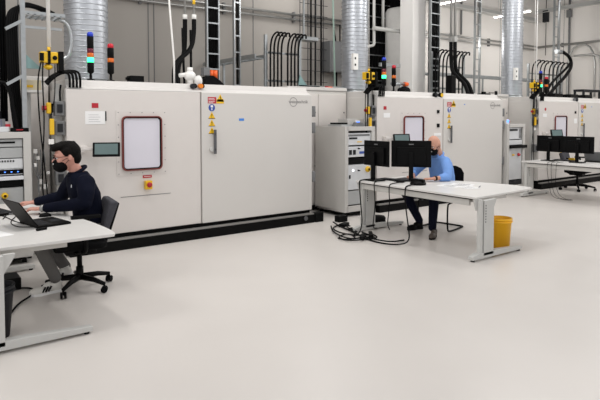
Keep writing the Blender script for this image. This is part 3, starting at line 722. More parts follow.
# pipe in front of the black ladder
a = at(374, 10, Y=9.8); c = at(374, 46, Y=9.8)
b = mb('steel_grey'); b.tube(smooth([(a.x, 9.8, 5.9), (a.x, 9.8, a.z), (c.x, 9.8, c.z+.15), (c.x, 9.8, c.z), (c.x-.3, 9.8, c.z-.02)], 2), .035, 10)
tag(b.build('bent_pipe'), 'light grey pipe bending left in front of the wide black cable ladder', 'pipe')
a = at(383, 10, Y=9.8)
b = mb('steel_grey'); b.cyl((a.x, 9.8, at(383, 28, Y=9.8).z), (a.x, 9.8, 5.9), .035, 10)
z = at(383, 30, Y=9.8).z; b.cyl((9.3, 9.72, z), (10.4, 9.72, z), .05, 10)
tag(b.build('pipe_tee'), 'light grey horizontal pipe with a riser in front of the wide black cable ladder', 'pipe')
# items behind middle towers
q = at(398, 66, Y=7.9); w = at(380, 68, Y=7.9)
b = mb('galvanised'); b.box(w.x, q.x+.05, 7.88, 7.94, q.z-.03, q.z+.04); b.cyl((w.x+.1, 7.91, 2.13), (w.x+.1, 7.91, q.z), .02, 8); tag(b.build('valve_bar'), 'short silver bar held above the middle chamber roof behind its signal towers', 'bar')
q = at(404, 79, Y=7.7)
t = thing('actuator', 'dark valve actuator with orange end piece on the middle chamber roof', 'actuator', (q.x, 7.7, 2.135))
b = mb('black_matte'); b.ell((q.x, 7.7, 2.19), (.16, .10, .09)); b.box(q.x-.16, q.x+.14, 7.62, 7.78, 2.136, 2.17); b.build('housing', t)
b = mb('galvanised'); b.cyl((q.x-.35, 7.7, 2.32), (q.x, 7.7, 2.32), .03, 12); b.cyl((q.x-.1, 7.7, 2.16), (q.x-.1, 7.7, 2.32), .02, 10); b.build('pipe_run', t)
b = mb('orange'); b.cyl((q.x, 7.7, 2.32), (q.x+.10, 7.7, 2.32), .042, 12); b.build('end_piece', t)
for px, m, lab in ((436, 'dark_grey', 'dark round gauge on the roof edge of the middle chamber'), (441.5, 'yellow', 'yellow rimmed round gauge on the roof edge of the middle chamber')):
    q = at(px, 94, Y=7.0); b = mb('black'); b.cyl((q.x, 6.99, 2.09), (q.x, 7.05, 2.09), .045, 18); b.use(m).cyl((q.x, 6.98, 2.09), (q.x, 6.992, 2.09), .036, 18); b.box(q.x-.015, q.x+.015, 7.02, 7.05, 2.04, 2.07); tag(b.build('pressure_gauge'), lab, 'gauge')
# black thick hoses of the middle bay
t = thing('riser_pipe', 'pair of riser pipes with thick black hoses above the right half of the middle chamber', 'pipe', P(451, 40, 8.1))
for j, (px, qx) in enumerate(((451, 468), (455, 472))):
    a = at(px, 42, Y=8.1-.1*j); b = mb('pipe_metal'); b.cyl(a, (a.x, a.y, 5.9), .028, 10); b.box(a.x-.05, a.x+.05, a.y-.03, a.y+.03, a.z, a.z+.12); b.build('pipe_run', t)
    b = mb('rubber'); b.tube(smooth([tuple(a), P(px, 60, 8.1-.1*j), P(px+1, 72, 8.0), P(px+8, 78, 7.9), P(qx-3, 84, 7.8), P(qx, 94, 7.6)], 3), .042, 12); b.build('hose', t)
# far bay arcs
t = thing('hose_arc', 'thick black hose arc rising over the farthest chamber at right', 'hose', P(552, 92, 8.2))
b = mb('rubber'); b.tube(smooth([P(549, 95, 7.9), P(556, 86, 7.95), P(566, 76, 8.1), P(572, 66, 8.2), P(570, 57, 8.2), P(563, 52, 8.2)], 3), .045, 12); b.build('outer_hose', t)
b = mb('rubber'); b.tube(smooth([P(546, 95, 7.9), P(549, 86, 7.95), P(558, 76, 8.1), P(566, 69, 8.2), P(571, 62, 8.2)], 3), .034, 12); b.build('inner_hose', t)
b = mb('galvanised'); a = at(561, 52, Y=8.2); b.cyl(a-Vector((.25, 0, 0)), a, .06, 12); b.cyl((a.x-.15, 8.2, a.z), (a.x-.15, 8.2, 5.9), .03, 10); b.build('pipe_run', t)
for px, lab in ((555, 'left'), (570.5, 'middle'), (585, 'right')):
    q = at(px, 95, Y=7.3); b = mb('black'); b.box(q.x-.19, q.x+.19, 7.2, 7.5, 2.136, 2.23)
    tag(b.build('junction_box', bevel=.008), lab+' one of the three flat black boxes on the farthest chamber roof', 'box', 'black boxes on the far roof')
q = at(577, 97, Y=7.0); b = mb('dark_grey'); b.cyl((q.x, 6.99, 2.09), (q.x, 7.05, 2.09), .05, 16); b.use('mid_grey').box(q.x-.12, q.x, 7.0, 7.04, 2.06, 2.12)
tag(b.build('pressure_gauge'), 'grey gauge on the roof edge of the farthest chamber', 'gauge')
pa, pb = at(577, 85, Y=7.9), at(594, 85, Y=7.9)
b = mb('dark_grey'); b.box(pa.x, pb.x, 7.7, 8.0, 2.36, 2.42)
for x in (pa.x+.03, pb.x-.03):
    for y in (7.73, 7.97): b.box(x-.025, x+.025, y-.025, y+.025, 2.135, 2.36)
tag(b.build('stand'), 'dark table-like steel stand on the farthest chamber roof near the right edge', 'stand')
a = at(536, 92, Y=7.6)
b = mb('white_plastic'); b.cyl((a.x, 7.6, 2.2), (a.x, 7.6, 5.9), .012, 8); tag(b.build('ceiling_cable'), 'thin white cord hanging over the farthest bay left of its signal towers', 'cord')
q = at(496, 94, Y=7.4)
b = mb('black'); b.box(q.x-.25, q.x+.05, 7.38, 7.42, 2.19, 2.205); b.cyl((q.x, 7.4, 2.135), (q.x, 7.4, 2.24), .03, 10)
tag(b.build('roof_fitting'), 'black fitting on the roof left of the foot of the third spiral duct', 'fitting')
q = at(484, 92, Y=7.6)
b = mb('black'); b.box(q.x-.14, q.x+.14, 7.52, 7.68, 2.136, 2.19); b.box(q.x-.05, q.x+.05, 7.58, 7.64, 2.19, 2.23)
tag(b.build('roof_box', bevel=.006), 'low black box on the right part of the middle chamber roof', 'box')
q = at(452, 88, Y=7.7)
b = mb('black'); b.box(q.x-.14, q.x+.0, 7.6, 7.75, 2.136, 2.55)
tag(b.build('terminal_box', bevel=.006), 'upright black terminal box between the hoses on the middle chamber roof', 'box')
# long tray behind middle bay
b = mb('galvanised'); b.box(11.5, 17.5, 9.9, 9.93, 2.78, 2.86); b.box(11.5, 17.5, 10.1, 10.13, 2.78, 2.86)
for i in range(20): b.box(11.6+.3*i, 11.63+.3*i, 9.93, 10.1, 2.79, 2.81)
for x in (11.7, 14.0, 17.2): b.box(x, x+.04, 10.0, 10.04, 0, 2.78)
tag(b.build('cable_tray'), 'long grey cable tray crossing behind the middle and farthest chambers', 'cable tray')
# ------------------------------------------------------------------ desks
def desk(x0, y0, outline, length, label, foot_dx=(-.12, .88), ldy=-.045):
    """outline: list of (x,y) relative to the near left corner"""
    t = thing('desk', label, 'desk', (x0+.5, y0+1, 0), 'white freeform desks')
    b = mb('desk_white'); b.prism([(x0+a, y0+c) for a, c in outline], (.715, .74)); b.build('desktop', t, bevel=.004)
    b = mb('desk_edge'); b.box(x0+.03, x0+.06, y0+.12, y0+length-.12, .625, .700); b.build('side_beam', t, bevel=.003)
    b = mb('desk_edge'); b.box(x0+.10, x0+.75, y0+.10, y0+.16, .66, .705); b.build('cross_beam', t, bevel=.003)
    b = mb('desk_edge'); b.box(x0+.10, x0+.75, y0+length-.16, y0+length-.10, .66, .705); b.build('cross_beam', t, bevel=.003)
    b = mb('black'); b.box(x0+.02, x0+.10, y0+.10, y0+length-.1, .702, .715); b.build('edge_spacer', t)
    for j, yy in enumerate((y0+ldy, y0+length-.12)):
        b = mb('steel_grey')
        b.box(x0+.03, x0+.072, yy, yy+.055, .05, .714); b.box(x0+.085, x0+.272, yy-.01, yy+.06, .05, .70)
        b.use('dark_grey').box(x0+.072, x0+.085, yy+.01, yy+.05, .05, .70)
        for i in range(7): b.box(x0+.105, x0+.12, yy-.012, yy-.009, .44+i*.032, .456+i*.032)
        b.use('steel_grey')
        c = b.build('leg', t, bevel=.004)
        b = mb('steel_grey')
        b.prism([(x0+.272, .705), (x0+.35, .705), (x0+.345, .68), (x0+.272, .56)], (yy+.01, yy+.045), 'y'); b.build('bracket', c)
        b = mb('steel_grey'); b.prism([(x0-.03, .714), (x0+.03, .714), (x0+.03, .58), (x0+.02, .58)], (yy+.05, yy+.07), 'y'); b.build('bracket', c)
        b = mb('steel_grey'); b.prism([(x0+foot_dx[0], .02), (x0+foot_dx[1], .02), (x0+foot_dx[1], .055), (x0+.40, .085), (x0-.02, .085), (x0+foot_dx[0], .06)], (yy-.01, yy+.06), 'y'); f = b.build('foot', t, bevel=.004)
        b = mb('black')
        for x in (x0+foot_dx[0]+.04, x0+foot_dx[1]-.04): b.cyl((x, yy+.025, 0), (x, yy+.025, .02), .022, 12)
        b.build('levelling_pad', f)
    return t
def curve_outline(pts, it=2):
    k = [Vector((a, c, 0)) for a, c in pts]
    s = smooth(k, it)
    return [(v.x, v.y) for v in s]
D1 = (.32, 4.48)
rs = [(1.09, .0), (1.11, .05)]+curve_outline([(1.115, .12), (1.11, .35), (1.08, .70), (1.01, 1.05), (.94, 1.30), (.90, 1.7), (.90, 2.22)])
desk(D1[0], D1[1], [(0, 0)]+rs+[(0, 2.22)], 2.22, 'white desk at lower left with open laptop, used by the man in the navy jacket', ldy=-.10)
D2 = (5.45, 3.96)
rs = [(1.32, .09), (1.37, .15)]+curve_outline([(1.39, .22), (1.42, .42), (1.32, .85), (1.17, 1.2), (1.03, 1.6), (1.0, 2.09)])
desk(D2[0], D2[1], [(0, 0)]+rs+[(0, 2.09)], 2.09, 'white desk in the middle carrying two black monitors and papers')
D3 = (10.57, 4.50)
rs = curve_outline([(1.36, .12), (1.46, .40), (1.40, .85), (1.30, 1.2), (1.15, 1.6), (1.0, 2.09)])
desk(D3[0], D3[1], [(0, 0)]+rs+[(0, 2.09)], 2.09, 'white desk at the right edge with a row of black monitors')
# ------------------------------------------------------------------ monitors
def monitor(px, py, ang, w, h, zc, label, foot=(.26, .20), base_off=.04, zt=.74):
    """ang: direction (rad) that the rear of the screen faces"""
    t = thing('monitor', label, 'monitor', (px, py, zt), 'black monitors')
    M = Matrix.Translation((px, py, 0)) @ Matrix.Rotation(ang, 4, 'Z')   # local -Y is rear side
    b = mb('black'); b.cbox((0, 0, zc), (w, .022, h), M); b.cbox((0, -.025, zc-.03), (w*.72, .035, h*.66), M); s = b.build('screen_housing', t, bevel=.006)
    b = mb('black_gloss'); b.cbox((0, .0125, zc+.008), (w-.024, .003, h-.04), M); b.build('screen', s)
    b = mb('mid_grey'); b.cbox((0, -.0125, zc+h*.36), (.07, .004, .014), M); b.build('maker_badge', s)
    b = mb('dark_grey')
    b.cbox((0, -.0125, zc+h*.24), (w*.62, .003, .004), M); b.build('vent_strip', s)
    b = mb('black'); b.cbox((0, -.065, (zc+zt+.02)/2), (.065, .035, zc-zt+.02), M); b.build('stand', t, bevel=.006)
    b = mb('black'); b.cbox((0, -base_off, zt+.009), (foot[0], foot[1], .018), M); b.build('foot_plate', t, bevel=.006)
    return t
monitor(5.70, 5.88, -PI/2-.02, .53, .37, 1.14, 'black monitor seen from behind, left of the two on the middle desk')
q = at(411, 180, Z=.75)
monitor(q.x, q.y, -PI/2+math.radians(53.8)-math.radians(12), .575, .39, 1.135, 'larger black monitor seen from behind hiding part of the bald man')
# three monitors at far desk
for y, lab, a in ((6.28, 'black monitor seen from behind, left one on the far desk', -.02), (5.68, 'black monitor seen from behind, right one on the far desk', .1)):
    monitor(11.15, y, -PI/2+a, .60, .34, 1.10, lab)
b = mb('mid_grey'); b.cbox((11.5, 5.55, .86), (.02, .36, .20), ry=math.radians(-20)); b.use('black').cbox((11.60, 5.55, .75), (.22, .36, .02))
tag(b.build('laptop', bevel=.003), 'grey open laptop partly hidden below the right far monitor', 'laptop')
b = mb('yellow'); b.box(11.42, 11.50, 5.90, 6.02, .742, .80)
tag(b.build('sticky_note_block'), 'small yellow block on the far desk below the monitors', 'box')
for c, L in (((11.33, 6.05, .75), 'black keyboard lying on the far desk under the monitors'),):
    b = mb('black'); b.cbox(c, (.15, .44, .016)); b.use('dark_grey')
    for i in range(4):
        for j in range(12): b.cbox((c[0]-.055+.035*i, c[1]-.20+.036*j, c[2]+.011), (.028, .03, .006))
    tag(b.build('keyboard'), L, 'keyboard')
# ------------------------------------------------------------------ middle desk clutter
def keyboard(c, rz, label, m='black', k='dark_grey'):
    t = thing('keyboard', label, 'keyboard', c)
    M = Matrix.Translation(c) @ Matrix.Rotation(rz, 4, 'Z')
    b = mb(m); b.cbox((0, 0, .009), (.14, .43, .016), M); b.build('case', t, bevel=.003)
    b = mb(k)
    for i in range(5):
        for j in range(14): b.cbox((-.052+.026*i, -.195+.03*j, .020), (.021, .025, .007), M)
    b.build('keys', t)
keyboard((5.90, 5.72, .74), .15, 'black keyboard beside the foot of the left monitor on the middle desk')
q = at(418, 184, Z=.75)
b = mb('black'); b.lathe([(.0, 0), (.105, 0), (.115, .02), (.085, .05), (.03, .06), (0, .06)], (q.x, q.y, .741), 20); b.cbox((q.x, q.y, .80), (.05, .20, .035), rz=.2)
tag(b.build('desk_telephone', bevel=.004), 'black conference phone with cable at the foot of the larger monitor', 'telephone')
b = mb('black'); b.tube([(5.83+.05*math.cos(a), 5.55+.08*math.sin(a), .755+.01*math.sin(3*a)) for a in [2*PI*i/24 for i in range(40)]], .008, 6)
b.cbox((5.80, 5.50, .757), (.06, .11, .03))
tag(b.build('headset'), 'small tangle of black headset cord between the two monitor feet', 'headset')
t = thing('notebook_computer', 'dark laptop base lying in front of the bald man behind the larger monitor', 'laptop', (6.15, 5.62, .74))
b = mb('dark_grey'); b.cbox((6.12, 5.62, .75), (.24, .34, .018), rz=.1); b.build('base', t, bevel=.003)
def sheet(c, rz, label, lines=True, s=(.21, .297), m='paper', n=8):
    M = Matrix.Translation(c) @ Matrix.Rotation(rz, 4, 'Z')
    b = mb(m); b.cbox((0, 0, .001), (s[0], s[1], .0015), M)
    if lines:
        b.use('print_grey')
        for i in range(n): b.cbox((-.08+.02*i, -.01*(i % 3), .0022), (.003, .20-.02*(i % 3), .0006), M)
    tag(b.build('paper_sheet'), label, 'paper', 'papers on the middle desk')
sheet((6.05, 4.82, .740), .15, 'printed sheet lying left, nearest the phone on the middle desk')
sheet((6.12, 4.58, .7418), -.35, 'printed sheet lying right, nearest the desk end with the yellow bin')
sheet((6.30, 4.80, .7436), .5, 'printed sheet farthest from us beside the seated man')
b = mb('print_grey'); b.cyl((6.35, 4.55, .747), (6.22, 4.48, .747), .005, 8)
tag(b.build('pen'), 'pen lying on the sheets of the middle desk', 'pen')
# cables of middle desk
G = 'cables hanging from the middle desk'
def dc(pts, r, lab, grp=None): return cable(pts, r, lab, group=grp)
dc([(5.80, 5.9, .755), (5.60, 5.95, .756), (5.44, 5.96, .755), (5.425, 5.95, .70), (5.43, 5.92, .4), (5.40, 5.85, .15), (5.30, 5.8, .02), (5.15, 5.75, .012)], .009, 'black cable falling along the far leg of the middle desk', G)
dc([(5.82, 5.75, .756), (5.60, 5.72, .757), (5.44, 5.66, .755), (5.425, 5.64, .68), (5.41, 5.60, .45), (5.44, 5.66, .25), (5.60, 5.85, .03), (5.9, 6.0, .012)], .007, 'thin black cable hanging just right of the far leg of the middle desk')
dc([(5.85, 5.45, .756), (5.60, 5.40, .757), (5.44, 5.36, .755), (5.425, 5.35, .66), (5.42, 5.33, .50), (5.45, 5.38, .34), (5.60, 5.55, .15), (5.85, 5.75, .012)], .007, 'thin black cable hanging below the gap between the two monitors')
dc([(5.78, 5.18, .76), (5.62, 5.12, .757), (5.45, 5.06, .757), (5.42, 5.05, .72), (5.41, 5.04, .55), (5.41, 4.98, .25), (5.36, 4.9, .05), (5.22, 5.0, .012), (5.12, 5.25, .012), (5.15, 5.55, .012)], .009, 'long black phone cable looping down to the floor from the middle desk')
random.seed(11)
t = thing('cable_pile', 'tangle of black cables and plugs on the floor by the far leg of the middle desk', 'cable pile', (5.15, 5.6, 0)); t['kind'] = 'stuff'
def pf(px, py, z=.015): v = at(px, py, Z=z); return (v.x, v.y, z)
loops = [[(331, 226), (333, 232), (345, 238), (357, 239), (350, 233), (338, 236), (342, 240), (360, 238)],
         [(345, 224), (352, 232), (362, 236), (378, 240), (392, 242), (404, 240)],
         [(333, 222), (346, 230), (358, 228), (352, 236), (368, 234), (376, 238)],
         [(338, 238), (350, 241), (366, 239), (356, 233), (344, 228)],
         [(362, 232), (372, 236), (362, 240), (380, 238), (370, 233)],
         [(350, 226), (341, 224), (331, 228), (340, 233), (354, 235)]]
b = mb('rubber')
for j, L in enumerate(loops): b.tube(smooth([pf(x, y, .012+.012*((i+j) % 3)) for i, (x, y) in enumerate(L)], 3), .010, 6)
b.build('cable_tangle', t)
b = mb('black')
for (x, y), (l, w), rz in (((344, 225), (.20, .09), .4), ((363, 237), (.28, .06), .7), ((371, 235), (.26, .05), .9), ((352, 230), (.10, .07), 1.5)):
    v = at(x, y, Z=.02); b.cbox((v.x, v.y, .025), (l, w, .05), rz=rz)
b.build('power_strip', t, bevel=.006)
q = at(344, 222, Z=.0)
b = mb('black'); b.box(q.x-.10, q.x+.08, q.y, q.y+.12, .0, .10); tag(b.build('power_brick', bevel=.01), 'black power brick on the floor below the middle instrument rack', 'power unit')
q = at(378, 224, Z=0)
b = mb('rubber'); b.lathe([(.10, 0), (.12, .02), (.12, .10), (.10, .13), (.04, .14)], (q.x, q.y, 0), 20)
tag(b.build('cable_reel'), 'black rounded cable reel on the floor behind the far leg of the middle desk', 'cable reel')
# far desk cables
for j, (px, lab) in enumerate(((549, 'left thin cable'), (553, 'middle thin cable'), (558, 'right thin cable'))):
    a = at(px, 163, X=10.6)
    dc([(10.9, a.y+.05, .757), (10.62, a.y+.02, .756), (10.54, a.y, .75), (10.53, a.y, .6), (10.55, a.y-.04+.03*j, .3), (10.62, a.y-.05, .06), (10.75+.06*j, a.y-.2, .01), (10.8, a.y-.35+.1*j, .01)], .004, lab+' hanging from the far desk to the floor')
# ------------------------------------------------------------------ left desk items
t = thing('laptop', 'open black laptop standing with its lid toward us on the lower left desk', 'laptop', (1.05, 5.15, .74))
M = Matrix.Translation((.945, 5.05, .742)) @ Matrix.Rotation(math.radians(12), 4, 'Z')
b = mb('black'); b.box(0, .29, 0, .37, 0, .018, M); b.use('dark_grey')
for i in range(5):
    for j in range(13): b.box(.03+.022*i, .048+.022*i, .03+.024*j, .05+.024*j, .018, .0195, M)
b.box(.18, .27, .13, .24, .018, .0185, M); b.build('base', t, bevel=.002)
lx, lz = -.150, .222
b = mb('black')
vs = []
for y in (0, .37):
    for (u, v) in ((0, .016), (.007, .022), (lx+.007, .016+lz), (lx, .010+lz)): vs.append(M @ Vector((u, y, v)))
b.add(vs, [(0, 1, 2, 3), (4, 7, 6, 5), (0, 4, 5, 1), (1, 5, 6, 2), (2, 6, 7, 3), (3, 7, 4, 0)]); b.build('lid', t, bevel=.002)
b = mb('black_gloss'); vs = []
for y in (.012, .358):
    for f in (.06, .95): vs.append(M @ Vector((.0085+lx*f, y, .0225+(lz-.006)*f)))
b.add(vs, [(0, 1, 3, 2)]); b.build('screen', t)
keyboard((.80, 6.12, .74), .25, 'grey keyboard on the left desk behind the laptop under the man’s hands'.replace('’', "'"), 'mid_grey', 'dark_grey')
t = thing('mouse', 'black computer mouse on the left desk just behind the laptop base', 'mouse', (1.12, 5.62, .74))
b = mb('black'); b.ell((1.12, 5.62, .745), (.055, .033, .034), fn=lambda v: Vector((v.x, v.y, max(v.z, -.1)))); b.build('shell', t)
b = mb('dark_grey'); b.cyl((1.07, 5.615, .772), (1.07, 5.625, .772), .008, 10); b.build('wheel', t)
b = mb('black'); b.cbox((.96, 4.97, .75), (.085, .03, .018), rz=.35)
tag(b.build('usb_dongle', bevel=.003), 'small black adapter lying beside the near corner of the laptop', 'adapter')
G1 = 'thin cables lying on the left desk'
def pd(px, py): v = at(px, py, Z=.745); return (v.x, v.y, .745)
cable([pd(3, 219), pd(8, 213), pd(18, 215), pd(9, 222), pd(16, 227), pd(30, 227), pd(40, 226.5)], .004, 'thin dark cable looping on the left desk in front of the laptop', group=G1)
cable([pd(0, 215), pd(6, 217), pd(14, 221), pd(24, 224)], .004, 'thin dark cable running straight in from the left edge of the left desk', group=G1)
b = mb('black'); q = at(3, 214, Z=.75); b.cbox((q.x-.02, q.y, .752), (.10, .12, .022), rz=.3); tag(b.build('docking_box', bevel=.004), 'black docking box at the left edge of the picture on the left desk', 'docking box')
M = Matrix.Translation((.60, 5.02, .740)) @ Matrix.Rotation(.3, 4, 'Z')
b = mb('paper'); b.cbox((0, 0, .001), (.21, .297, .0015), M); tag(b.build('paper_sheet'), 'white sheet at the left edge of the left desk', 'paper')
# waste bins
def bin_(c, r0, r1, h, m, label, cat='waste bin'):
    t = thing('waste_bin', label, cat, c)
    b = mb(m); b.lathe([(r0, 0), (r1, h-.03), (r1+.008, h-.03), (r1+.008, h), (r1-.006, h), (r1-.008, h-.04), (r0-.006, .012), (0, .012)], c, 32); b.build('bucket', t)
    b = mb(m); b.lathe([(r1+.004, h-.055), (r1+.012, h-.05), (r1+.012, h-.04), (r1+.004, h-.035)], c, 32); b.build('rim_band', t)
    return t
q = at(500.5, 247, Z=0)
bin_((q.x, q.y, 0), .108, .132, .385, 'bin_yellow', 'yellow waste bin behind the near leg of the middle desk')
bin_((.575, 4.75, 0), .10, .135, .40, 'dark_grey', 'dark grey waste bin under the lower left desk')
cable([(.75, 5.2, .012), (.85, 5.45, .012), (1.0, 5.6, .02), (1.05, 5.85, .012), (.9, 5.95, .012), (.78, 5.7, .012), (.70, 5.5, .012), (.62, 5.3, .012)], .009, 'black cable loop lying on the floor beneath the left desk')
b = mb('black'); b.box(.62, .95, 5.9, 6.15, 0, .12); tag(b.build('computer_case', bevel=.01), 'black flat computer case on the floor beneath the left desk', 'computer')
# ------------------------------------------------------------------ chairs
def office_chair(c, ang, label, high=True, seat_z=.47, back=True, spread=.31, rot=.3):
    """faces local -X"""
    t = thing('office_chair', label, 'chair', c, 'black swivel chairs')
    M = Matrix.Translation(c) @ Matrix.Rotation(ang, 4, 'Z')
    V = lambda x, y, z: M @ Vector((x, y, z))
    b = mb('chair_black')
    b.prism([(-.25, -.20), (-.22, -.24), (.18, -.24), (.23, -.19), (.23, .19), (.18, .24), (-.22, .24), (-.25, .20)], (seat_z-.07, seat_z), 'z', M); b.build('seat', t, bevel=.02)
    b = mb('black'); b.cbox((0, 0, seat_z-.10), (.28, .22, .06), M); b.cbox((-.05, -.19, seat_z-.09), (.04, .10, .02), M); b.build('mechanism', t, bevel=.01)
    b = mb('chair_fabric'); vs = []; n = 8
    b.prism([(.18, seat_z+.06), (.22, seat_z+.04), (.28, seat_z+.20), (.335, seat_z+.35), (.33, seat_z+.375), (.26, seat_z+.38), (.215, seat_z+.22)], (-.21, .21), 'y', M); bk = b.build('backrest', t, bevel=.02)
    b = mb('black'); b.prism([(.225, seat_z+.05), (.25, seat_z+.04), (.31, seat_z+.22), (.35, seat_z+.35), (.335, seat_z+.36), (.28, seat_z+.20)], (-.19, .19), 'y', M); b.build('back_shell', bk, bevel=.008)
    b = mb('black'); b.tube(smooth([V(.0, 0, seat_z-.10), V(.22, 0, seat_z-.10), V(.26, 0, seat_z), V(.29, 0, seat_z+.18)], 2), .022, 10); b.build('back_support', t)
    for s in (-1, 1):
        b = mb('black'); b.tube(smooth([V(.0, s*.20, seat_z-.09), V(.02, s*.28, seat_z-.07), V(.02, s*.29, seat_z+.05), V(.04, s*.29, seat_z+.25)], 2), .018, 10)
        b.cbox((.02, s*.285, seat_z+.262), (.26, .07, .03), M); b.build('armrest', t, bevel=.006)
    b = mb('black'); b.cyl(V(0, 0, .09), V(0, 0, .22), .035, 16); b.cyl(V(0, 0, .2), V(0, 0, seat_z-.09), .024, 14); b.build('gas_column', t)
    for i in range(5):
        a = rot+2*PI*i/5
        e = V(spread*math.cos(a), spread*math.sin(a), .085)
        b = mb('black'); b.tube([V(0, 0, .12), V(spread*.6*math.cos(a), spread*.6*math.sin(a), .11), e], [.032, .024, .018], 10); s = b.build('base_arm', t)
        w = Vector((-math.sin(a+.5), math.cos(a+.5), 0))
        b = mb('rubber'); cc = Vector((e.x, e.y, .032)); b.cyl(cc-w*.026, cc-w*.008, .031, 16); b.cyl(cc+w*.008, cc+w*.026, .031, 16); b.cyl(cc, e+Vector((0, 0, .01)), .01, 8); b.build('caster', s)
    return t
office_chair((1.42, 5.60, 0), math.radians(-6), 'black and grey swivel chair carrying the man in the navy jacket', rot=math.radians(18), seat_z=.49)
# rotate far chair: it faces away
q = at(577, 190, Z=0)
office_chair((q.x, q.y, 0), math.radians(100), 'empty black swivel chair under the far desk at right', rot=math.radians(40), spread=.37)
# cantilever chair
t = thing('cantilever_chair', 'black cantilever chair with dark steel tube frame under the bald man', 'chair', (6.65, 5.42, 0))
FL, RL, RR, FR = (6.38, 5.12), (6.93, 5.24), (6.87, 5.72), (6.34, 5.64)
zs = .44
b = mb('black'); b.tube(smooth([(6.985, 5.36, .70), (6.98, 5.30, zs+.02), (6.90, 5.24, zs-.01), (FL[0]+.03, FL[1], zs-.01), (FL[0], FL[1], zs-.05), (FL[0], FL[1], .05), (FL[0]+.04, FL[1], .014), (RL[0]-.04, RL[1], .014), (RL[0], RL[1]+.04, .014), (RR[0], RR[1]-.04, .014), (RR[0]-.04, RR[1], .014), (FR[0]+.04, FR[1], .014), (FR[0], FR[1], .05), (FR[0], FR[1], zs-.05), (FR[0]+.03, FR[1], zs-.01), (6.84, 5.71, zs-.01), (6.91, 5.70, zs+.02), (6.94, 5.66, .70)], 2), .0125, 10); b.build('tube_frame', t)
b = mb('chair_black'); b.prism([(6.36, 5.18), (6.92, 5.25), (6.86, 5.70), (6.31, 5.63)], (zs, zs+.035)); b.build('seat', t, bevel=.012)
b = mb('chair_black')
T = Matrix.Translation((6.955, 5.53, .74)) @ Matrix.Rotation(math.radians(7), 4, 'Z') @ Matrix.Rotation(math.radians(6), 4, 'Y')
b.prism([(-.23, -.16), (-.22, .08), (-.17, .15), (-.08, .18), (.08, .18), (.17, .15), (.22, .08), (.23, -.16)], (-.012, .018), 'x', T); b.build('backrest', t, bevel=.01)
# ------------------------------------------------------------------ people
def chain(b, pts, rs, n=14, sub=3):
    """tapered rounded limb"""
    P_ = [Vector(p) for p in pts]; Q = []; R = []
    for i in range(len(P_)-1):
        for k in range(sub):
            f = k/sub; Q.append(P_[i].lerp(P_[i+1], f)); R.append(rs[i]*(1-f)+rs[i+1]*f)
    Q.append(P_[-1]); R.append(rs[-1])
    b.tube(Q, R, n)
    for i, p in enumerate(P_): b.ell(p, (rs[i],)*3, nu=14, nv=10)
def torso(b, secs, n=24):
    """secs: (center, half x, half y)"""
    vs = []; fs = []
    for c, rx, ry in secs:
        for j in range(n):
            a = 2*PI*j/n; ca, sa = math.cos(a), math.sin(a)
            e = .8
            vs.append(Vector(c)+Vector((math.copysign(abs(ca)**e, ca)*rx, math.copysign(abs(sa)**e, sa)*ry, 0)))
    k = len(secs)
    for i in range(k-1):
        for j in range(n): fs.append((i*n+j, i*n+(j+1) % n, (i+1)*n+(j+1) % n, (i+1)*n+j))
    fs.append(list(range(n))[::-1]); fs.append([(k-1)*n+j for j in range(n)])
    b.add(vs, fs, True)
def head_matrix(c, yaw, pitch, s):
    # local head faces -X; pitch positive = looking down
    return Matrix.Translation(c) @ Matrix.Rotation(yaw, 4, 'Z') @ Matrix.Rotation(-pitch, 4, 'Y') @ Matrix.Scale(s, 4)
def head(b, M):
    def fn(v):
        x, y, z = v
        # jaw narrowing toward the chin
        if z < 0:
            k = 1-.32*(-z)**1.4; y *= k
            if x > 0: x *= 1-.38*(-z)       # nape
            else: x *= 1-.10*(-z)
        else:
            if x > 0: x *= 1.05
        return Vector((x, y, z))
    b.ell((0, 0, 0), (.098, .076, .122), M, 28, 20, fn)
    b.ell((-.062, 0, -.088), (.034, .036, .03), M)                       # chin
    b.ell((-.076, 0, .024), (.026, .055, .016), M)                        # brow
    b.ell((-.106, 0, -.018), (.022, .015, .017), M)                       # nose tip
    b.tube([M @ Vector((-.090, 0, .018)), M @ Vector((-.104, 0, -.014))], [.010, .013], 8)
    b.ell((-.090, 0, -.056), (.014, .026, .012), M)                       # mouth
    for s in (-1, 1):
        b.ell((.008, s*.077, -.005), (.018, .010, .032), M)               # ears
        b.ell((-.070, s*.036, -.02), (.022, .024, .022), M)               # cheeks
def face_bits(par, M, brow='hair_dark'):
    for s in (-1, 1):
        b = mb('paper'); b.ell((-.084, s*.031, .006), (.011, .013, .008), M, 12, 8); e = b.build('eye', par)
        b = mb('black'); b.ell((-.0935, s*.032, .005), (.003, .005, .006), M, 10, 6); b.build('iris', e)
        b = mb(brow); b.ell((-.099, s*.032, .030), (.006, .020, .004), M, 10, 6); b.build('eyebrow', par)
def mask(par, M):
    b = mb('black_matte')
    def fn(v):
        return Vector((v.x, v.y, v.z))
    b.ell((-.064, 0, -.064), (.062, .069, .058), M, 20, 14)
    b.ell((-.092, 0, -.036), (.036, .036, .036), M, 16, 10)
    o = b.build('face_mask', par, remesh=.006, smooth_it=3)
    b = mb('black_matte')
    for s in (-1, 1):
        for dz in (-.012, -.06): b.tube([M @ Vector(p) for p in ((-.055, s*.068, dz-.01), (-.02, s*.080, dz*.6), (.018, s*.083, -.004))], .0025, 6)
    b.build('ear_loops', o)
    b = mb('paper'); b.ell((-.122, -.022, -.036), (.005, .008, .006), M, 10, 6); b.build('mask_emblem', o)
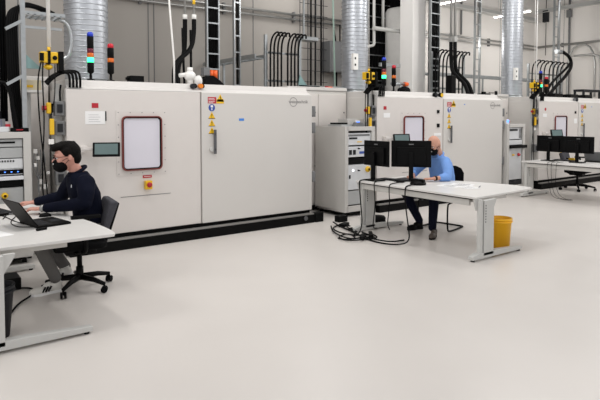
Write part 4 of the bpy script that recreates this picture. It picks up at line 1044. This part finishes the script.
def hand(b, wrist, palm, side, s=1.0, curl=.5, up=Vector((0, 0, 1))):
    """palm centre direction from wrist; side = +1/-1 where the thumb leaves"""
    w = Vector(wrist); p = Vector(palm); d = (p-w).normalized(); lat = d.cross(up).normalized()*side
    nrm = lat.cross(d).normalized()
    if nrm.z < 0: nrm = -nrm
    L = .085*s
    kn = w+d*L
    for k in (-1, -.33, .33, 1):
        chain(b, [w+lat*k*.014*s, w+d*L*.55+lat*k*.026*s, kn+lat*k*.031*s], [.019*s, .016*s, .0125*s], 10, 2)
    lens = {1: .070, .33: .082, -.33: .077, -1: .060}
    for k, l in lens.items():
        r = .0088*s; a = kn+lat*k*.031*s; l *= s
        p1 = a+d*l*.45+nrm*l*.10; p2 = p1+(d*.8-nrm*curl)*l*.32; p3 = p2+(d*.5-nrm*(curl+.4))*l*.28
        chain(b, [a, p1, p2, p3], [r*1.15, r*1.02, r*.95, r*.8], 10, 2)
    a = w+d*L*.25+lat*.022*s
    chain(b, [a, a+d*.030*s+lat*.030*s-nrm*.008*s, a+d*.062*s+lat*.038*s-nrm*.016*s, a+d*.082*s+lat*.034*s-nrm*.022*s], [.014*s, .011*s, .010*s, .008*s], 10, 2)
def shoe(par, heel, toe, z, m, stripes=False, s=1.0, name='shoe', pitch=0):
    h = Vector((heel[0], heel[1], z)); t_ = Vector((toe[0], toe[1], z-pitch)); d = t_-h; L = d.length
    u = d.normalized(); v = Vector((-u.y, u.x, 0)).normalized(); w = u.cross(v)
    M = Matrix(((u.x, v.x, w.x, h.x), (u.y, v.y, w.y, h.y), (u.z, v.z, w.z, h.z), (0, 0, 0, 1)))
    b = mb(m)
    b.ell((L*.70, 0, .035), (L*.32, .048, .042), M, 20, 12); b.ell((L*.22, 0, .045), (L*.24, .038, .055), M, 20, 12); b.ell((L*.40, 0, .065), (L*.20, .036, .045), M, 20, 12)
    b.tube([M @ Vector((L*.16, 0, .05)), M @ Vector((L*.14, 0, .105))], [.040, .038], 14)
    o = b.build(name, par, remesh=.008, smooth_it=3)
    b = mb('paper' if stripes else 'black')
    prof = [(L*f, yy) for f, yy in ((-.01, .0), (.03, .028), (.2, .036), (.45, .036), (.7, .047), (.9, .036), (1.0, .012))]
    b.prism(prof+[(a, -c) for a, c in prof[::-1]], (-.004, .022), 'z', M); b.build('sole', o, bevel=.003)
    if stripes:
        for i in range(3):
            for sd in (-1, 1): b = mb('black'); b.cbox((L*(.42+.09*i), sd*.042, .052), (.014, .012, .055), M, ry=-.55); b.build('stripe', o)
        pass
    return o
# ---- man at the left desk
p1 = thing('person', 'seated person in navy jacket, glasses and black face mask typing at the lower left desk', 'person', (1.50, 5.70, 0))
S = 1.12
hc = (1.345, 5.70, 1.296); HM = head_matrix(hc, math.radians(-4), math.radians(10), S*1.03)
LS, RS = Vector((1.475, 5.50, 1.045)), Vector((1.44, 5.89, 1.05))
LE, RE = Vector((1.44, 5.44, .86)), Vector((1.36, 6.02, .86))
LW, RW = Vector((1.12, 5.75, .80)), Vector((1.13, 6.15, .81))
LP, RP = Vector((1.01, 5.86, .79)), Vector((1.04, 6.23, .80))
b = mb('skin_pink')
head(b, HM)
chain(b, [(1.46, 5.70, 1.08), (1.425, 5.70, 1.15), (1.385, 5.70, 1.23)], [.066, .062, .060])
torso(b, [((1.54, 5.70, .56), .13, .16), ((1.53, 5.70, .75), .10, .14), ((1.49, 5.70, .95), .10, .16), ((1.46, 5.70, 1.05), .08, .15), ((1.44, 5.70, 1.11), .05, .08)])
chain(b, [LS, LE, LW], [.05, .038, .028]); chain(b, [RS, RE, RW], [.05, .038, .028])
hand(b, LW, LP, +1, 1.05); hand(b, RW, RP, -1, 1.05)
LHp, RHp = Vector((1.52, 5.61, .58)), Vector((1.52, 5.80, .58))
LK, RK = Vector((1.03, 5.58, .56)), Vector((1.12, 5.84, .54))
LA, RA = Vector((1.20, 5.62, .12)), Vector((1.33, 5.80, .17))
chain(b, [LHp, LK, LA], [.07, .05, .038]); chain(b, [RHp, RK, RA], [.07, .05, .038])
body = b.build('body', p1, remesh=.0065, smooth_it=2)
# hair
b = mb('hair_dark')
def hairfn(v):
    return Vector((v.x, v.y, v.z))
b.ell((.020, 0, .036), (.099, .082, .094), HM, 28, 18)
b.ell((-.050, 0, .096), (.066, .064, .034), HM); b.ell((-.088, .0, .086), (.032, .052, .026), HM)
b.ell((.058, 0, -.010), (.056, .070, .075), HM); b.ell((.00, 0, .095), (.088, .062, .040), HM)
for i in range(26):
    a = random.random()*2*PI; q = random.random()
    b.ell((-.02+.09*math.cos(a)*q, .06*math.sin(a)*q, .108+.016*(1-q)), (.022, .017, .015), HM, 8, 6)
for s in (-1, 1): b.ell((.000, s*.076, .040), (.035, .010, .035), HM)
hair = b.build('hair', p1, remesh=.007, smooth_it=3)
face_bits(body, HM); mask(p1, HM)
b = mb('black')
for s in (-1, 1):
    c = Vector((-.103, s*.034, .004)); ring = [HM @ (c+Vector((.002*math.cos(a)**2, .024*math.cos(a), .019*math.sin(a)))) for a in [2*PI*i/24 for i in range(25)]]
    b.tube(ring, .0024, 6, cap=False)
    b.tube([HM @ Vector(v) for v in ((-.102, s*.058, .012), (-.06, s*.078, .012), (.01, s*.084, .010))], .0024, 6)
b.tube([HM @ Vector((-.105, -.010, .008)), HM @ Vector((-.112, 0, .012)), HM @ Vector((-.105, .010, .008))], .0022, 6)
b.build('glasses', p1)
# jacket
b = mb('jacket_navy')
torso(b, [((1.53, 5.70, .55), .15, .175), ((1.535, 5.70, .66), .135, .17), ((1.525, 5.70, .80), .135, .175), ((1.50, 5.70, .93), .145, .195), ((1.47, 5.70, 1.03), .125, .205), ((1.455, 5.70, 1.09), .110, .15), ((1.445, 5.70, 1.145), .085, .095)])
LWc, RWc = LW.lerp(LE, .12), RW.lerp(RE, .12)
chain(b, [LS+Vector((0, .04, -.01)), LS.lerp(LE, .5), LE, LE.lerp(LWc, .5), LWc], [.092, .078, .066, .058, .046])
chain(b, [RS+Vector((0, -.04, -.01)), RS.lerp(RE, .5), RE, RE.lerp(RWc, .5), RWc], [.092, .078, .066, .058, .046])
jk = b.build('jacket', p1, remesh=.009, smooth_it=4)
b = mb('jacket_navy'); b.tube([(1.435+.080*math.cos(a), 5.70+.083*math.sin(a), 1.150+.042*math.cos(a)) for a in [2*PI*i/24 for i in range(25)]], .017, 10, cap=False); b.build('collar', jk)
b = mb('shirt_white'); b.tube(smooth([(1.385, 5.62, 1.08), (1.362, 5.60, 1.04), (1.355, 5.60, 1.00)], 2), .006, 8); b.build('lanyard', p1)
c = LW.lerp(LE, .03); d = (LW-LE).normalized(); b = mb('pipe_metal'); b.tube([c-d*.012, c+d*.02], .036, 16); b.build('wrist_watch', p1)
b = mb('trouser_grey')
torso(b, [((1.54, 5.70, .49), .13, .17), ((1.54, 5.70, .56), .145, .175), ((1.54, 5.70, .64), .135, .17)])
chain(b, [LHp, LHp.lerp(LK, .5), LK, LK.lerp(LA, .5), LA+Vector((0, 0, .02))], [.095, .085, .072, .062, .055])
chain(b, [RHp, RHp.lerp(RK, .5), RK, RK.lerp(RA, .5), RA+Vector((0, 0, .02))], [.095, .085, .072, .062, .055])
b.build('trousers', p1, remesh=.009, smooth_it=3)
shoe(p1, (1.26, 5.63), (.965, 5.60), .004, 'shoe_white', True)
shoe(p1, (1.40, 5.80), (1.15, 5.72), .12, 'shoe_white', True, pitch=.11)
p1.location.z -= .0
# ---- man at the middle desk
p2 = thing('person', 'seated bald person in light blue shirt and black face mask working at the middle desk', 'person', (6.62, 5.42, 0))
hc = (6.50, 5.43, 1.262); HM = head_matrix(hc, math.radians(6), math.radians(26), 1.14)
LS, RS = Vector((6.60, 5.26, 1.015)), Vector((6.60, 5.65, 1.03))
LE, RE = Vector((6.49, 5.17, .80)), Vector((6.46, 5.80, .80))
LW, RW = Vector((6.27, 5.22, .79)), Vector((6.33, 5.69, .79))
LP, RP = Vector((6.17, 5.31, .78)), Vector((6.24, 5.66, .78))
b = mb('skin')
head(b, HM)
chain(b, [(6.63, 5.43, 1.04), (6.60, 5.43, 1.12), (6.56, 5.43, 1.19)], [.068, .064, .062])
torso(b, [((6.72, 5.43, .50), .13, .16), ((6.71, 5.43, .70), .11, .15), ((6.66, 5.43, .88), .10, .14), ((6.62, 5.43, 1.0), .07, .12), ((6.61, 5.43, 1.06), .05, .07)])
chain(b, [LS+Vector((0, .04, -.02)), LE, LW], [.036, .036, .030]); chain(b, [RS+Vector((0, -.04, -.02)), RE, RW], [.036, .036, .030])
hand(b, LW, LP, +1, 1.08); hand(b, RW, RP, -1, 1.08)
LHp, RHp = Vector((6.70, 5.33, .53)), Vector((6.70, 5.53, .53))
LK, RK = Vector((6.20, 5.17, .53)), Vector((6.17, 5.68, .53))
LA, RA = Vector((6.04, 5.06, .11)), Vector((6.30, 5.53, .11))
chain(b, [LHp, LK, LA], [.075, .052, .04]); chain(b, [RHp, RK, RA], [.075, .052, .04])
body = b.build('body', p2, remesh=.0065, smooth_it=2)
face_bits(body, HM, 'shoe_brown'); mask(p2, HM)
b = mb('shirt_blue')
torso(b, [((6.71, 5.43, .50), .15, .175), ((6.71, 5.43, .62), .15, .185), ((6.69, 5.43, .78), .15, .19), ((6.66, 5.43, .90), .140, .195), ((6.63, 5.43, 1.00), .12, .195), ((6.61, 5.43, 1.05), .100, .15), ((6.595, 5.43, 1.095), .078, .088)])
chain(b, [LS+Vector((0, .04, -.01)), LS.lerp(LE, .5), LE, LE.lerp(LW, .45)], [.084, .074, .066, .056])
chain(b, [RS+Vector((0, -.04, -.01)), RS.lerp(RE, .5), RE, RE.lerp(RW, .45)], [.084, .074, .066, .056])
sh = b.build('shirt', p2, remesh=.009, smooth_it=4)
b = mb('shirt_blue'); b.tube([(6.585+.080*math.cos(a), 5.43+.084*math.sin(a), 1.100+.045*math.cos(a)) for a in [2*PI*i/24 for i in range(25)]], .015, 10, cap=False)
b.prism([(5.37, 1.12), (5.42, 1.10), (5.37, 1.05)], (6.515, 6.53), 'x'); b.build('collar', sh)
c = LW.lerp(LE, .05); d = (LW-LE).normalized(); b = mb('black'); b.tube([c-d*.014, c+d*.014], .037, 16); b.build('wrist_watch', p2)
b = mb('jeans_navy')
torso(b, [((6.72, 5.43, .475), .13, .17), ((6.72, 5.43, .54), .145, .175), ((6.72, 5.43, .60), .135, .17)])
chain(b, [LHp, LHp.lerp(LK, .5), LK, LK.lerp(LA, .5), LA+Vector((0, 0, .02))], [.10, .09, .076, .066, .056])
chain(b, [RHp, RHp.lerp(RK, .5), RK, RK.lerp(RA, .5), RA+Vector((0, 0, .02))], [.10, .09, .076, .066, .056])
b.build('trousers', p2, remesh=.009, smooth_it=3)
shoe(p2, (6.11, 5.07), (5.86, 4.93), .004, 'shoe_brown'); shoe(p2, (6.36, 5.52), (6.08, 5.56), .004, 'black')
p2.location += Vector((-.02, .03, 0))
# ------------------------------------------------------------------ light
def area(name, loc, sx, sy, power, col=(1, .975, .94), rot=(0, 0, 0)):
    l = bpy.data.lights.new(name, 'AREA'); l.shape = 'RECTANGLE'; l.size = sx; l.size_y = sy; l.energy = power; l.color = col
    o = bpy.data.objects.new(name, l); COL.objects.link(o); o.location = loc; o.rotation_euler = rot
    return o
for x in (-4, 1, 6, 11, 16):
    area('hall_light', (x, 6.0, 5.7), .4, 2.4, 60)
def bulb(loc, power, r=.25):  # unseen point light added as fill, no fixture hangs there
    l = bpy.data.lights.new('fill_point_light', 'POINT'); l.energy = power; l.shadow_soft_size = r; l.color = (1, .98, .96)
    o = bpy.data.objects.new('fill_point_light', l); COL.objects.link(o); o.location = loc
for x in (-2, 3, 8, 13): bulb((x, 5.0, 4.8), 120)
for x in (12.2, 16.2): bulb((x, 9.4, 3.6), 35)
bulb((7.6, 9.6, 5.0), 70, .5); bulb((1.0, 9.8, 5.2), 60)  # added fill for the grey back wall and the pillar's left face
w = bpy.data.worlds.new('hall'); bpy.context.scene.world = w; w.use_nodes = True
w.node_tree.nodes['Background'].inputs['Color'].default_value = (.87, .86, .86, 1); w.node_tree.nodes['Background'].inputs['Strength'].default_value = .92
# ------------------------------------------------------------------ camera
cd = bpy.data.cameras.new('camera'); cam = bpy.data.objects.new('camera', cd); COL.objects.link(cam)
cam.location = (0, 0, CAMH); cd.sensor_width = 36; cd.lens = FPX*36/600; cd.shift_y = -SHP/600
R = Matrix((_r, _u, -_f)).transposed(); cam.rotation_euler = R.to_euler()
cd.clip_end = 200
sc = bpy.context.scene; sc.camera = cam
sc.view_settings.view_transform = 'Standard'; sc.view_settings.look = 'None'; sc.view_settings.gamma = 1; sc.view_settings.exposure = .07
sc.view_settings.use_curve_mapping = False
sc.cycles.use_denoising = True
